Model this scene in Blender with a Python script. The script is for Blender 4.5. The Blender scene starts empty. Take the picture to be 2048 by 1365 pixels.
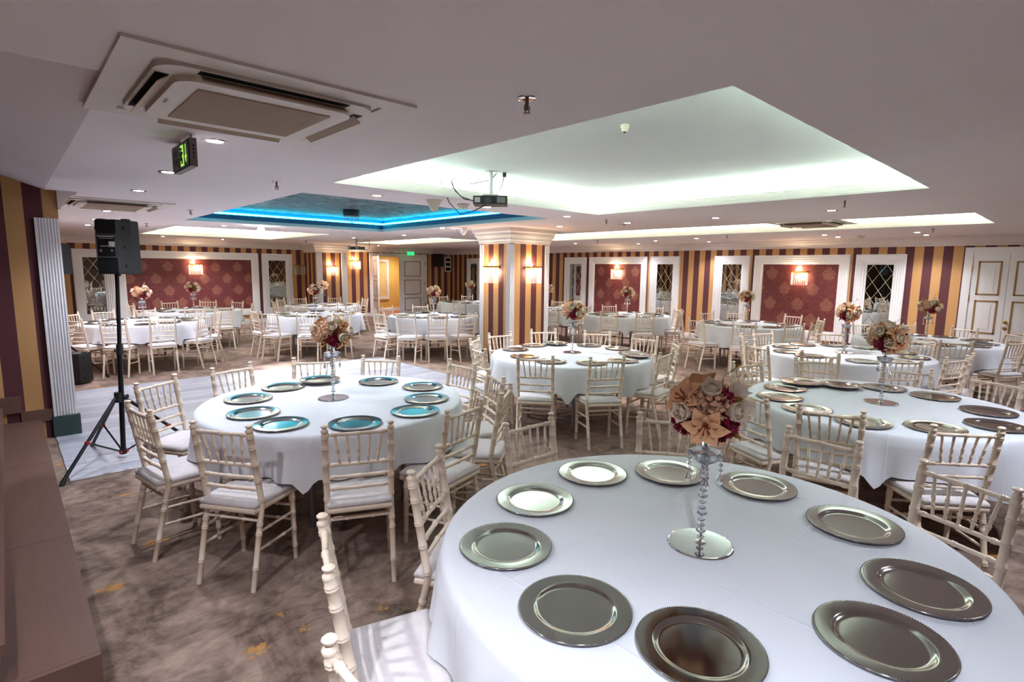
import bpy, math, random
from mathutils import Vector, Matrix
from math import sin, cos, pi, radians, hypot, atan2

random.seed(7)
scene = bpy.context.scene
COL = scene.collection

# ------------------------------------------------------------------ camera
F_PX, YAW, PITCH, ROLL, EYE = 1084.29, 0.8190, 0.1325, 0.0116, 1.7564
cam_d = bpy.data.cameras.new('camera'); cam = bpy.data.objects.new('camera', cam_d); COL.objects.link(cam)
cam_d.sensor_fit = 'HORIZONTAL'; cam_d.sensor_width = 36.0; cam_d.lens = F_PX * 36.0 / 2048.0
cam_d.clip_start = 0.05; cam_d.clip_end = 100
_fw = Vector((-sin(YAW)*cos(PITCH), cos(YAW)*cos(PITCH), -sin(PITCH)))
_rt = Vector((cos(YAW), sin(YAW), 0)); _up = _rt.cross(_fw)
_rt, _up = cos(ROLL)*_rt + sin(ROLL)*_up, -sin(ROLL)*_rt + cos(ROLL)*_up
cam.matrix_world = Matrix(((_rt.x, _up.x, -_fw.x, 0), (_rt.y, _up.y, -_fw.y, 0), (_rt.z, _up.z, -_fw.z, EYE), (0, 0, 0, 1)))
scene.camera = cam

# ------------------------------------------------------------------ world, exposure
world = bpy.data.worlds.new('world'); scene.world = world; world.use_nodes = True
world.node_tree.nodes['Background'].inputs[0].default_value = (0.02, 0.02, 0.022, 1)
world.node_tree.nodes['Background'].inputs[1].default_value = 1.0
vs = scene.view_settings
vs.view_transform = 'Standard'; vs.look = 'None'; vs.gamma = 1.0; vs.use_curve_mapping = False
vs.exposure = 2.48
try:
    scene.cycles.max_bounces = 6; scene.cycles.diffuse_bounces = 4; scene.cycles.glossy_bounces = 3
    scene.cycles.transmission_bounces = 5; scene.cycles.sample_clamp_indirect = 6.0
    scene.cycles.use_denoising = True; scene.cycles.use_adaptive_sampling = True; scene.cycles.adaptive_threshold = 0.1
except Exception:
    pass

DOWNLIGHT_W, COVE, BLUE, SCONCE_W = 26.0, 4.6, 6.5, 2.2
DOWN_COL, DOWN_WARM = (0.80, 0.87, 1.0), (1.0, 0.92, 0.80)

H = 2.47            # ceiling height
XL, YR = -17.8, 13.3  # far left wall and far right wall
XE, YF = 3.2, -3.6    # walls behind the camera

# ------------------------------------------------------------------ helpers
class MB:
    def __init__(s): s.v = []; s.f = []
    def add(s, vs_, fs_):
        o = len(s.v); s.v += [tuple(p) for p in vs_]; s.f += [tuple(i + o for i in f) for f in fs_]; return s
    def box(s, x0, x1, y0, y1, z0, z1):
        return s.add([(x0,y0,z0),(x1,y0,z0),(x1,y1,z0),(x0,y1,z0),(x0,y0,z1),(x1,y0,z1),(x1,y1,z1),(x0,y1,z1)],
                     [(0,3,2,1),(4,5,6,7),(0,1,5,4),(1,2,6,5),(2,3,7,6),(3,0,4,7)])
    def prism(s, poly, z0, z1):
        n = len(poly)
        return s.add([(x,y,z0) for x,y in poly] + [(x,y,z1) for x,y in poly],
                     [tuple(range(n))[::-1], tuple(range(n, 2*n))] + [(i,(i+1)%n,n+(i+1)%n,n+i) for i in range(n)])
    def tube(s, pts, rad, n=8, caps=True):
        pts = [Vector(p) for p in pts]
        if not isinstance(rad, (list, tuple)): rad = [rad]*len(pts)
        vs_, fs_ = [], []
        d0 = (pts[1]-pts[0]).normalized()
        ref = Vector((1,0,0)) if abs(d0.x) < .8 else Vector((0,1,0))
        u = d0.cross(ref).normalized()
        for i, p in enumerate(pts):
            d = (pts[min(i+1, len(pts)-1)] - pts[max(i-1, 0)])
            if d.length < 1e-9: d = d0
            d.normalize()
            u = (u - d*u.dot(d)).normalized(); w = d.cross(u)
            for k in range(n):
                a = 2*pi*k/n; vs_.append(p + (u*cos(a) + w*sin(a))*rad[i])
        for i in range(len(pts)-1):
            for k in range(n):
                k2 = (k+1) % n; fs_.append((i*n+k, i*n+k2, (i+1)*n+k2, (i+1)*n+k))
        if caps:
            fs_.append(tuple(range(n))[::-1]); fs_.append(tuple((len(pts)-1)*n+k for k in range(n)))
        return s.add(vs_, fs_)
    def lathe(s, prof, n=24, c=(0,0,0), close=False):
        vs_, fs_, idx = [], [], []
        for r, z in prof:
            if r < 1e-6: idx.append([len(vs_)]*n); vs_.append((c[0], c[1], c[2]+z))
            else:
                idx.append([len(vs_)+k for k in range(n)])
                vs_ += [(c[0]+r*cos(2*pi*k/n), c[1]+r*sin(2*pi*k/n), c[2]+z) for k in range(n)]
        for i in range(len(prof)-1):
            a, b = idx[i], idx[i+1]
            for k in range(n):
                k2 = (k+1) % n
                q = [a[k], a[k2], b[k2], b[k]]; q = [q[j] for j in range(4) if q[j] not in q[:j]]
                if len(q) > 2: fs_.append(tuple(q))
        return s.add(vs_, fs_)
    def xf(s, M):
        s.v = [tuple(M @ Vector(p)) for p in s.v]; return s
    def mesh(s, name, smooth=None):
        me = bpy.data.meshes.new(name); me.from_pydata(s.v, [], s.f); me.update()
        if smooth is not None:
            me.shade_smooth()
            if smooth < 180: me.set_sharp_from_angle(angle=radians(smooth))
        return me
    def build(s, name, mat, parent=None, smooth=None, loc=None):
        return link(name, s.mesh(name, smooth), mat, parent, loc)

def link(name, me, mat=None, parent=None, loc=None, rot=None):
    o = bpy.data.objects.new(name, me); COL.objects.link(o)
    if mat is not None and len(me.materials) == 0: me.materials.append(mat)
    if parent is not None: o.parent = parent
    if loc is not None: o.location = loc
    if rot is not None: o.rotation_euler = rot
    return o
def tag(o, label=None, cat=None, group=None, kind=None):
    if label: o['label'] = label
    if cat: o['category'] = cat
    if group: o['group'] = group
    if kind: o['kind'] = kind
    return o
def empty(name, loc=(0,0,0), rz=0.0):
    o = bpy.data.objects.new(name, None); COL.objects.link(o); o.location = loc; o.rotation_euler = (0,0,rz); o.empty_display_size = .1
    return o
def struct(name, mb, mat, parent=None, smooth=None):
    o = mb.build(name, mat, parent, smooth)
    if parent is None: o['kind'] = 'structure'
    return o
def copy_tree(o, parent=None):
    c = o.copy(); COL.objects.link(c); c.parent = parent
    for ch in o.children: copy_tree(ch, c)
    return c
ORD = ['first','second','third','fourth','fifth','sixth','seventh','eighth','ninth','tenth','eleventh','twelfth','thirteenth','fourteenth','fifteenth',
       'sixteenth','seventeenth','eighteenth','nineteenth','twentieth','twenty-first','twenty-second','twenty-third','twenty-fourth','twenty-fifth',
       'twenty-sixth','twenty-seventh','twenty-eighth','twenty-ninth','thirtieth','thirty-first','thirty-second','thirty-third','thirty-fourth','thirty-fifth']
def screen_x(p):
    d = Vector(p) - Vector((0,0,EYE)); return d.dot(_rt)/max(d.dot(_fw), 1e-3)
def ordinal(i, n):
    return 'leftmost' if i == 0 else ('rightmost' if i == n-1 else ORD[i] + ' from the left')

# ------------------------------------------------------------------ materials
def lin(c):
    return tuple((x/255/12.92 if x <= 10 else ((x/255+.055)/1.055)**2.4) for x in c) + (1.0,)
def new_mat(name):
    m = bpy.data.materials.new(name); m.use_nodes = True; nt = m.node_tree
    b = nt.nodes['Principled BSDF']; return m, nt, b
def N(nt, t, **kw):
    n = nt.nodes.new(t)
    for k, v in kw.items(): setattr(n, k, v)
    return n
def math_n(nt, op, a, b=None, c=None):
    n = N(nt, 'ShaderNodeMath', operation=op)
    for i, v in enumerate((a, b, c)):
        if v is None: continue
        if isinstance(v, (int, float)): n.inputs[i].default_value = v
        else: nt.links.new(v, n.inputs[i])
    return n.outputs[0]
def mix_c(nt, fac, a, b):
    n = N(nt, 'ShaderNodeMix', data_type='RGBA')
    for i, v in ((0, fac), (6, a), (7, b)):
        if isinstance(v, (int, float)): n.inputs[i].default_value = v
        elif isinstance(v, tuple): n.inputs[i].default_value = v
        else: nt.links.new(v, n.inputs[i])
    return n.outputs[2]
def noise(nt, scale, detail=3, rough=.5, vec=None, dist=0.0):
    n = N(nt, 'ShaderNodeTexNoise'); n.inputs['Scale'].default_value = scale; n.inputs['Detail'].default_value = detail
    n.inputs['Roughness'].default_value = rough; n.inputs['Distortion'].default_value = dist
    if vec is not None: nt.links.new(vec, n.inputs['Vector'])
    return n
def coords(nt, which='Object', scale=None, rot=None):
    t = N(nt, 'ShaderNodeTexCoord'); o = t.outputs[which]
    if scale or rot:
        m = N(nt, 'ShaderNodeMapping'); nt.links.new(o, m.inputs['Vector'])
        if scale: m.inputs['Scale'].default_value = scale
        if rot: m.inputs['Rotation'].default_value = rot
        o = m.outputs[0]
    return o
def bump(nt, b, h, strength=.2, dist=.01):
    n = N(nt, 'ShaderNodeBump'); n.inputs['Strength'].default_value = strength; n.inputs['Distance'].default_value = dist
    nt.links.new(h, n.inputs['Height']); nt.links.new(n.outputs[0], b.inputs['Normal'])
def simple(name, col, rough=.5, metal=0.0, nscale=None, namp=.12, bmp=None, spec=None):
    m, nt, b = new_mat(name); c = lin(col)
    b.inputs['Roughness'].default_value = rough; b.inputs['Metallic'].default_value = metal
    if spec is not None: b.inputs['Specular IOR Level'].default_value = spec
    nz = noise(nt, nscale or 9.0, 3, vec=coords(nt))
    hi = tuple(min(1, x*(1+namp)) for x in c[:3]) + (1,); lo = tuple(x*(1-namp) for x in c[:3]) + (1,)
    nt.links.new(mix_c(nt, nz.outputs[0], lo, hi), b.inputs['Base Color'])
    if bmp:
        n2 = noise(nt, bmp[0], 2, vec=coords(nt)); bump(nt, b, n2.outputs[0], bmp[1], bmp[2] if len(bmp) > 2 else .004)
    return m
def emit(name, col, strength):
    m, nt, b = new_mat(name); b.inputs['Base Color'].default_value = lin(col)
    b.inputs['Emission Color'].default_value = lin(col); b.inputs['Emission Strength'].default_value = strength
    return m

M = {}
M['ceiling'] = simple('ceiling_paint', (232, 222, 222), .85, nscale=3, namp=.03, bmp=(260, .35, .003))
M['tray'] = simple('tray_paint', (226, 226, 226), .85, nscale=3, namp=.03, bmp=(170, .5, .004))
M['white'] = simple('white_lacquer', (232, 228, 230), .38, nscale=14, namp=.03)
M['cornice'] = simple('cornice_plaster', (228, 220, 216), .6, nscale=6, namp=.04)
M['ivory'] = simple('ivory_chair_paint', (228, 208, 188), .36, nscale=20, namp=.06)
M['cushion'] = simple('white_velvet', (214, 206, 206), .9, nscale=26, namp=.14, bmp=(180, .5, .004))
M['silver'] = simple('silver_charger', (168, 164, 160), .13, 1.0, nscale=40, namp=.03)
M['chrome'] = simple('chrome', (225, 225, 228), .04, 1.0, nscale=5, namp=.01)
M['mirror'] = simple('mirror_silver', (178, 180, 178), .015, 1.0, nscale=3, namp=.02)
M['backing'] = simple('mirror_backing', (214, 198, 164), .4, .3)
M['black'] = simple('black_plastic', (20, 20, 23), .6, nscale=120, namp=.3, bmp=(420, .5, .002))
M['blackmetal'] = simple('black_steel', (24, 24, 28), .32, .3, nscale=30, namp=.2)
M['dark'] = simple('dark_void', (14, 13, 13), .8)
M['red'] = simple('red_plastic', (176, 40, 38), .4)
M['gold'] = simple('gold_metal', (205, 150, 60), .22, 1.0, nscale=20, namp=.08)
M['bronze'] = simple('aged_bronze', (128, 104, 92), .4, .7)
M['goldpaint'] = simple('gold_paint', (150, 112, 62), .5, nscale=60, namp=.1)
M['green'] = simple('green_granite', (44, 66, 64), .3, nscale=120, namp=.5)
M['acwhite'] = simple('ac_plastic', (214, 204, 192), .5, nscale=4, namp=.03)
M['acgrille'] = simple('ac_grille', (178, 156, 132), .6, nscale=4, namp=.04)
M['grey'] = simple('grey_steel', (150, 150, 155), .4, .6)
M['ply'] = simple('plywood', (150, 120, 90), .6)
M['detector'] = simple('detector_plastic', (216, 200, 184), .5)
M['yellowwall'] = simple('yellow_wallpaper', (224, 180, 96), .8, nscale=60, namp=.12)
M['orangecarpet'] = simple('orange_carpet', (170, 110, 70), .95, nscale=30, namp=.35)
M['picture'] = simple('cream_damask_print', (226, 192, 130), .7, nscale=22, namp=.3)
M['paper'] = simple('white_sticker', (225, 222, 215), .6)
M['print'] = simple('grey_print', (160, 160, 160), .6)
M['signface'] = simple('sign_face', (34, 36, 30), .4)
M['signgrey'] = simple('sign_housing', (110, 100, 100), .5)
M['signdim'] = simple('sign_dim_green', (96, 120, 52), .5)
M['cable'] = simple('black_cable', (28, 30, 48), .45)
M['cream'] = simple('cream_petal', (252, 232, 210), .75, nscale=40, namp=.1)
M['burgundy'] = simple('burgundy_petal', (150, 18, 58), .7, nscale=40, namp=.25)
M['peach'] = simple('peach_petal', (244, 186, 140), .7, nscale=50, namp=.22)
M['peach2'] = simple('pale_peach_petal', (240, 196, 166), .75, nscale=60, namp=.2)
M['ochre'] = simple('ochre_leaf', (168, 118, 40), .65, nscale=30, namp=.25)
M['tan'] = simple('tan_sprig', (208, 146, 112), .8, nscale=60, namp=.25)
M['stemcore'] = simple('bouquet_core', (120, 84, 44), .9)
M['edging'] = simple('aluminium_edging', (205, 205, 210), .3, .8)

# wood of the stage
m, nt, b = new_mat('stage_wood'); M['wood'] = m
v = coords(nt, 'Object', scale=(1.4, 9, 9)); n1 = noise(nt, 3.0, 6, .6, v, .6); n2 = noise(nt, 1.2, 3, .5, coords(nt))
c1 = mix_c(nt, n1.outputs[0], lin((84, 56, 46)), lin((120, 88, 76)))
nt.links.new(mix_c(nt, n2.outputs[0], c1, lin((96, 70, 62))), b.inputs['Base Color']); b.inputs['Roughness'].default_value = .42
# carpet
m, nt, b = new_mat('carpet'); M['carpet'] = m
v = coords(nt, 'Object', scale=(1.0, 1.4, 1), rot=(0, 0, .5)); n1 = noise(nt, 1.9, 8, .7, v, .6)
v2 = coords(nt, 'Object', scale=(1.7, 1.0, 1), rot=(0, 0, .9)); n2 = noise(nt, 6.5, 7, .68, v2, .5)
r1 = N(nt, 'ShaderNodeValToRGB'); nt.links.new(n1.outputs[0], r1.inputs[0])
r1.color_ramp.elements[0].position = .40; r1.color_ramp.elements[0].color = lin((66, 50, 40))
r1.color_ramp.elements[1].position = .62; r1.color_ramp.elements[1].color = lin((172, 148, 134))
r2 = N(nt, 'ShaderNodeValToRGB'); nt.links.new(n2.outputs[0], r2.inputs[0])
r2.color_ramp.elements[0].position = .38; r2.color_ramp.elements[0].color = lin((80, 62, 52))
r2.color_ramp.elements[1].position = .62; r2.color_ramp.elements[1].color = lin((170, 146, 132))
cc = mix_c(nt, .45, r1.outputs[0], r2.outputs[0])
vo = N(nt, 'ShaderNodeTexVoronoi'); vo.inputs['Scale'].default_value = 2.1; nt.links.new(coords(nt, 'Object', scale=(1.5, 1, 1), rot=(0, 0, .8)), vo.inputs['Vector'])
nn = noise(nt, 16, 4, .7, coords(nt)); dd = math_n(nt, 'ADD', vo.outputs['Distance'], math_n(nt, 'MULTIPLY', math_n(nt, 'SUBTRACT', nn.outputs[0], .5), .5))
sp = math_n(nt, 'LESS_THAN', dd, .125)
nt.links.new(mix_c(nt, math_n(nt, 'MULTIPLY', sp, .75), cc, lin((196, 138, 62))), b.inputs['Base Color'])
b.inputs['Roughness'].default_value = .95; b.inputs['Specular IOR Level'].default_value = .1
b.inputs['Sheen Weight'].default_value = .45; b.inputs['Sheen Roughness'].default_value = .4; b.inputs['Sheen Tint'].default_value = lin((226, 196, 184))
fz = noise(nt, 320, 2, .5, coords(nt)); bump(nt, b, fz.outputs[0], .6, .006)
# dance-floor planks
m, nt, b = new_mat('grey_laminate'); M['plank'] = m
oi = N(nt, 'ShaderNodeObjectInfo')
mp = N(nt, 'ShaderNodeMapping'); mp.inputs['Scale'].default_value = (9, .8, 1)
cmb = N(nt, 'ShaderNodeCombineXYZ'); nt.links.new(math_n(nt, 'MULTIPLY', oi.outputs['Random'], 60), cmb.inputs[1])
va = N(nt, 'ShaderNodeVectorMath', operation='ADD'); nt.links.new(coords(nt), va.inputs[0]); nt.links.new(cmb.outputs[0], va.inputs[1])
nt.links.new(va.outputs[0], mp.inputs[0]); n1 = noise(nt, 2.4, 6, .65, mp.outputs[0], .5)
c1 = mix_c(nt, n1.outputs[0], lin((120, 122, 134)), lin((230, 230, 238)))
nt.links.new(mix_c(nt, math_n(nt, 'MULTIPLY', oi.outputs['Random'], .6), c1, lin((146, 146, 158))), b.inputs['Base Color'])
b.inputs['Roughness'].default_value = .22
# striped wallpaper
def stripes(name, axis, w, phase):
    m, nt, b = new_mat(name)
    s = N(nt, 'ShaderNodeSeparateXYZ'); nt.links.new(coords(nt), s.inputs[0])
    u = math_n(nt, 'DIVIDE', math_n(nt, 'SUBTRACT', s.outputs[axis], phase), w*2)
    fr = math_n(nt, 'SUBTRACT', u, math_n(nt, 'FLOOR', u))
    gold = math_n(nt, 'GREATER_THAN', fr, .5)
    nz = noise(nt, 60, 4, .7, coords(nt))
    ca = mix_c(nt, nz.outputs[0], lin((78, 36, 42)), lin((100, 50, 54)))
    cb = mix_c(nt, nz.outputs[0], lin((186, 136, 82)), lin((206, 158, 106)))
    nt.links.new(mix_c(nt, gold, ca, cb), b.inputs['Base Color']); b.inputs['Roughness'].default_value = .7
    bump(nt, b, nz.outputs[0], .15, .002)
    return m
M['st_right'] = stripes('striped_wallpaper_a', 0, .1527, -7.571)
M['st_left'] = stripes('striped_wallpaper_b', 1, .1515, 1.246)
M['st_door'] = stripes('striped_wallpaper_c', 1, .1525, 8.921)
M['st_pillar'] = stripes('striped_wallpaper_d', 1, .149, 7.461)
M['st_pillar_s'] = stripes('striped_wallpaper_e', 0, .16, -17.8)
M['st_stage'] = stripes('striped_wallpaper_f', 1, .14, .195)
M['st_colx'] = stripes('striped_wallpaper_g', 0, .138, -7.66)
M['st_coly'] = stripes('striped_wallpaper_h', 1, .14, 6.79)
# damask wallpaper: staggered medallions
def damask(name, axis, ox, oz, px=.62, pz=.50):
    m, nt, b = new_mat(name)
    s = N(nt, 'ShaderNodeSeparateXYZ'); nt.links.new(coords(nt), s.inputs[0])
    v = math_n(nt, 'DIVIDE', math_n(nt, 'SUBTRACT', s.outputs[2], oz), pz/2)
    row = math_n(nt, 'FLOOR', math_n(nt, 'ADD', v, .5))
    odd = math_n(nt, 'MODULO', math_n(nt, 'ADD', row, 100), 2)
    u = math_n(nt, 'SUBTRACT', math_n(nt, 'DIVIDE', math_n(nt, 'SUBTRACT', s.outputs[axis], ox), px), math_n(nt, 'MULTIPLY', odd, .5))
    lu = math_n(nt, 'MULTIPLY', math_n(nt, 'SUBTRACT', u, math_n(nt, 'FLOOR', math_n(nt, 'ADD', u, .5))), px)
    lv = math_n(nt, 'MULTIPLY', math_n(nt, 'SUBTRACT', v, row), pz/2)
    au = math_n(nt, 'ABSOLUTE', lu)
    # teardrop outline radius from angle
    wid = math_n(nt, 'MULTIPLY', math_n(nt, 'SUBTRACT', .17, lv), .95)
    rad = math_n(nt, 'SQRT', math_n(nt, 'ADD', math_n(nt, 'POWER', math_n(nt, 'DIVIDE', au, math_n(nt, 'MAXIMUM', math_n(nt, 'MINIMUM', wid, .125), .004)), 2), math_n(nt, 'POWER', math_n(nt, 'DIVIDE', lv, .155), 2)))
    ang = math_n(nt, 'ARCTAN2', lv, au)
    wv = math_n(nt, 'SINE', math_n(nt, 'ADD', math_n(nt, 'MULTIPLY', rad, 21), math_n(nt, 'MULTIPLY', math_n(nt, 'SINE', math_n(nt, 'MULTIPLY', ang, 5)), 2.2)))
    nz = noise(nt, 46, 4, .7, coords(nt))
    pat = math_n(nt, 'GREATER_THAN', math_n(nt, 'ADD', wv, math_n(nt, 'MULTIPLY', math_n(nt, 'SUBTRACT', nz.outputs[0], .5), 2.4)), .4)
    inside = math_n(nt, 'LESS_THAN', math_n(nt, 'ADD', rad, math_n(nt, 'ADD', math_n(nt, 'MULTIPLY', math_n(nt, 'SUBTRACT', nz.outputs[0], .5), .5), math_n(nt, 'MULTIPLY', math_n(nt, 'SINE', math_n(nt, 'MULTIPLY', ang, 9)), .07))), 1.0)
    motif = math_n(nt, 'MULTIPLY', inside, pat)
    faint = noise(nt, 14, 5, .7, coords(nt), 1.2)
    base = mix_c(nt, math_n(nt, 'GREATER_THAN', faint.outputs[0], .53), lin((104, 40, 42)), lin((118, 52, 50)))
    nt.links.new(mix_c(nt, math_n(nt, 'MULTIPLY', motif, .7), base, lin((196, 142, 112))), b.inputs['Base Color'])
    b.inputs['Roughness'].default_value = .6
    return m
M['damask_r1'] = damask('damask_a', 0, -10.284, 1.725, .61, .68)
M['damask_r2'] = damask('damask_b', 0, -5.248, 1.73, .607, .69)
M['damask_l'] = damask('damask_c', 1, 3.40, 1.72, .605, .68)
# table linen
m, nt, b = new_mat('white_linen'); M['linen'] = m
nz = noise(nt, 7, 4, .6, coords(nt), .3); n2 = noise(nt, 1.7, 2, .5, coords(nt))
nt.links.new(mix_c(nt, n2.outputs[0], lin((206, 208, 216)), lin((226, 226, 230))), b.inputs['Base Color'])
b.inputs['Roughness'].default_value = .85; b.inputs['Sheen Weight'].default_value = .15
s = N(nt, 'ShaderNodeSeparateXYZ'); nt.links.new(coords(nt), s.inputs[0])
def crease(sock, sp):   # ironed fold lines
    f = math_n(nt, 'ABSOLUTE', math_n(nt, 'SUBTRACT', math_n(nt, 'FRACT', math_n(nt, 'DIVIDE', sock, sp)), .5))
    return math_n(nt, 'SUBTRACT', 1.0, math_n(nt, 'MINIMUM', math_n(nt, 'MULTIPLY', f, 60), 1.0))
hgt = math_n(nt, 'ADD', math_n(nt, 'MULTIPLY', nz.outputs[0], .6), math_n(nt, 'ADD', crease(s.outputs[0], .52), crease(s.outputs[1], .46)))
bump(nt, b, hgt, .22, .006)
# crystal
m, nt, b = new_mat('crystal'); M['crystal'] = m
b.inputs['Base Color'].default_value = (.95, .96, 1, 1); b.inputs['Roughness'].default_value = .02
b.inputs['Transmission Weight'].default_value = .85; b.inputs['IOR'].default_value = 1.5; b.inputs['Specular IOR Level'].default_value = .9
# blue tray ceiling
m, nt, b = new_mat('blue_crushed_foil'); M['bluefoil'] = m
n1 = noise(nt, 4.5, 7, .75, coords(nt, 'Object', scale=(2.6, 1, 1)), 1.0)
rr = N(nt, 'ShaderNodeValToRGB'); nt.links.new(n1.outputs[0], rr.inputs[0])
rr.color_ramp.elements[0].position = .42; rr.color_ramp.elements[0].color = lin((20, 34, 44)); rr.color_ramp.elements[1].position = .66; rr.color_ramp.elements[1].color = lin((140, 168, 178))
nt.links.new(rr.outputs[0], b.inputs['Base Color'])
b.inputs['Roughness'].default_value = .55; b.inputs['Metallic'].default_value = .2; bump(nt, b, n1.outputs[0], 1.0, .06)
M['bluepaint'] = simple('blue_paint', (8, 84, 124), .5, nscale=20, namp=.1)
# curtain behind the camera
m, nt, b = new_mat('brown_curtain'); M['curtain'] = m
wv = N(nt, 'ShaderNodeTexWave'); wv.inputs['Scale'].default_value = 2.4; wv.inputs['Distortion'].default_value = 1.0; nt.links.new(coords(nt), wv.inputs['Vector'])
nt.links.new(mix_c(nt, wv.outputs[0], lin((74, 58, 52)), lin((134, 110, 98))), b.inputs['Base Color']); b.inputs['Roughness'].default_value = .9
m, nt, b = new_mat('frosted_crystal'); M['frosted'] = m
tr = N(nt, 'ShaderNodeBsdfTranslucent'); tr.inputs[0].default_value = (1, .97, .93, 1); mx = N(nt, 'ShaderNodeMixShader'); mx.inputs[0].default_value = .35
b.inputs['Base Color'].default_value = (.95, .93, .92, 1); b.inputs['Roughness'].default_value = .1
nt.links.new(tr.outputs[0], mx.inputs[1]); nt.links.new(b.outputs[0], mx.inputs[2]); nt.links.new(mx.outputs[0], nt.nodes['Material Output'].inputs['Surface'])
# light sources
M['lamp'] = emit('lamp_lens', (246, 244, 255), 22)
M['cove'] = emit('cove_tube', (222, 248, 232), COVE)
M['covewarm'] = emit('cove_tube_warm', (240, 250, 226), COVE)
M['coveblue'] = emit('cove_blue_led', (40, 184, 206), BLUE)
M['bulb'] = emit('sconce_bulb', (255, 222, 170), 30)
M['exitgreen'] = emit('exit_green', (150, 205, 80), .22)
M['exitgreen2'] = emit('exit_green_lit', (40, 190, 110), .35)
M['globe'] = emit('spot_globe', (240, 246, 255), 14)

# ------------------------------------------------------------------ ceiling with trays
TRAYS = [  # x0, x1, y0, y1, kind
    (-4.55, -1.04, 2.13, 5.76, 'main'), (-10.05, -5.38, 2.20, 5.71, 'blue'),
    (-9.45, -1.06, 8.40, 10.25, 'long'), (-15.4, -11.75, 2.42, 5.40, 'left'), (-15.2, -10.85, 7.70, 9.15, 'far')]
STAGE_CUT = (-7.1, -2.615, YF, .36)
def rect_sheet(mb, x0, x1, y0, y1, z, holes):
    xs = sorted({x0, x1} | {h[i] for h in holes for i in (0, 1) if x0 < h[i] < x1})
    ys = sorted({y0, y1} | {h[i] for h in holes for i in (2, 3) if y0 < h[i] < y1})
    for i in range(len(xs)-1):
        for j in range(len(ys)-1):
            cx, cy = (xs[i]+xs[i+1])/2, (ys[j]+ys[j+1])/2
            if any(h[0] < cx < h[1] and h[2] < cy < h[3] for h in holes): continue
            mb.add([(xs[i],ys[j],z),(xs[i+1],ys[j],z),(xs[i+1],ys[j+1],z),(xs[i],ys[j+1],z)], [(0,3,2,1)])
mb = MB(); rect_sheet(mb, XL, XE, YF, YR, H, [t[:4] for t in TRAYS] + [STAGE_CUT])
struct('ceiling', mb, M['ceiling'])
# sloped ceiling above the stage
mb = MB(); x0, x1 = STAGE_CUT[0], STAGE_CUT[1]; zt = H + .35*(.36-YF)
mb.add([(x0,.36,H),(x1,.36,H),(x1,YF,zt),(x0,YF,zt)], [(0,1,2,3)]); mb.add([(x1,.36,H),(x1,YF,H),(x1,YF,zt)], [(0,1,2)])
struct('ceiling_stage_slope', mb, M['ceiling'])
def rect_loop(x0, x1, y0, y1, o):
    return [(x0-o,y0-o),(x1+o,y0-o),(x1+o,y1+o),(x0-o,y1+o)]
def sweep_rect(mb, rect, prof):
    """prof: (outward offset, z) pairs swept round a rectangle with mitred corners"""
    n = len(prof); vs_ = []
    for o, z in prof: vs_ += [(x, y, z) for x, y in rect_loop(*rect, o)]
    fs_ = [(i*4+k, i*4+(k+1)%4, (i+1)*4+(k+1)%4, (i+1)*4+k) for i in range(n-1) for k in range(4)]
    return mb.add(vs_, fs_)
for ti, (x0, x1, y0, y1, kind) in enumerate(TRAYS):
    R_ = (x0, x1, y0, y1); up = .10 if kind == 'blue' else .16; led = .15 if kind == 'blue' else .26
    blue = kind == 'blue'
    mb = MB()
    if blue:
        prof = [(0,H),(0,H+.012),(.012,H+.016),(.012,H+.034),(.03,H+.04),(.03,H+.058)]
        sweep_rect(mb, R_, prof)
        tr = struct('trim_%d' % (ti+1), mb, M['cornice'])
        mb = MB(); sweep_rect(mb, R_, [(.03,H+.058),(.03,H+.14),(led,H+.14),(led,H+.14+up)]); struct('wall_tray_%d' % (ti+1), mb, M['bluepaint'])
        zu = H+.14+up; zl = H+.14
    else:
        prof = [(0,H),(0,H+.022),(.012,H+.026),(.012,H+.046),(.028,H+.05),(.028,H+.07),(.046,H+.074),(.046,H+.098),(.07,H+.098)]
        sweep_rect(mb, R_, prof); struct('trim_%d' % (ti+1), mb, M['cornice'])
        mb = MB(); sweep_rect(mb, R_, [(.07,H+.098),(led,H+.098),(led,H+.098+up)]); struct('wall_tray_%d' % (ti+1), mb, M['tray'])
        zu = H+.098+up; zl = H+.098
    mb = MB(); p = rect_loop(*R_, led); mb.add([(x,y,zu) for x,y in p], [(3,2,1,0)])
    struct('ceiling_tray_%d' % (ti+1), mb, M['bluefoil'] if blue else M['tray'])
    # tubes lying on the ledge
    t = empty('cove_light', ((x0+x1)/2, (y0+y1)/2, zl))
    names = {'main': ('white cove light tubes around the large square ceiling tray', M['cove']),
             'blue': ('blue LED cove strips around the blue ceiling tray', M['coveblue']),
             'long': ('white cove light tubes in the long tray by the panelled wall', M['covewarm']),
             'left': ('white cove light tubes in the tray beyond the black loudspeaker', M['covewarm']),
             'far': ('white cove light tubes in the tray before the open doorway', M['covewarm'])}
    tag(t, names[kind][0], 'cove light', 'hidden cove lights')
    o = .085 if kind == 'blue' else .15; a, c = x0-o, x1+o; d, e = y0-o, y1+o; w = .022; cx, cy = (x0+x1)/2, (y0+y1)/2
    for (p0, p1, q0, q1) in ((a,c,d-w,d+w),(a,c,e-w,e+w),(a-w,a+w,d,e),(c-w,c+w,d,e)):
        MB().box(p0-cx, p1-cx, q0-cy, q1-cy, .004, .034).build('tube', names[kind][1], t)

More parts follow.
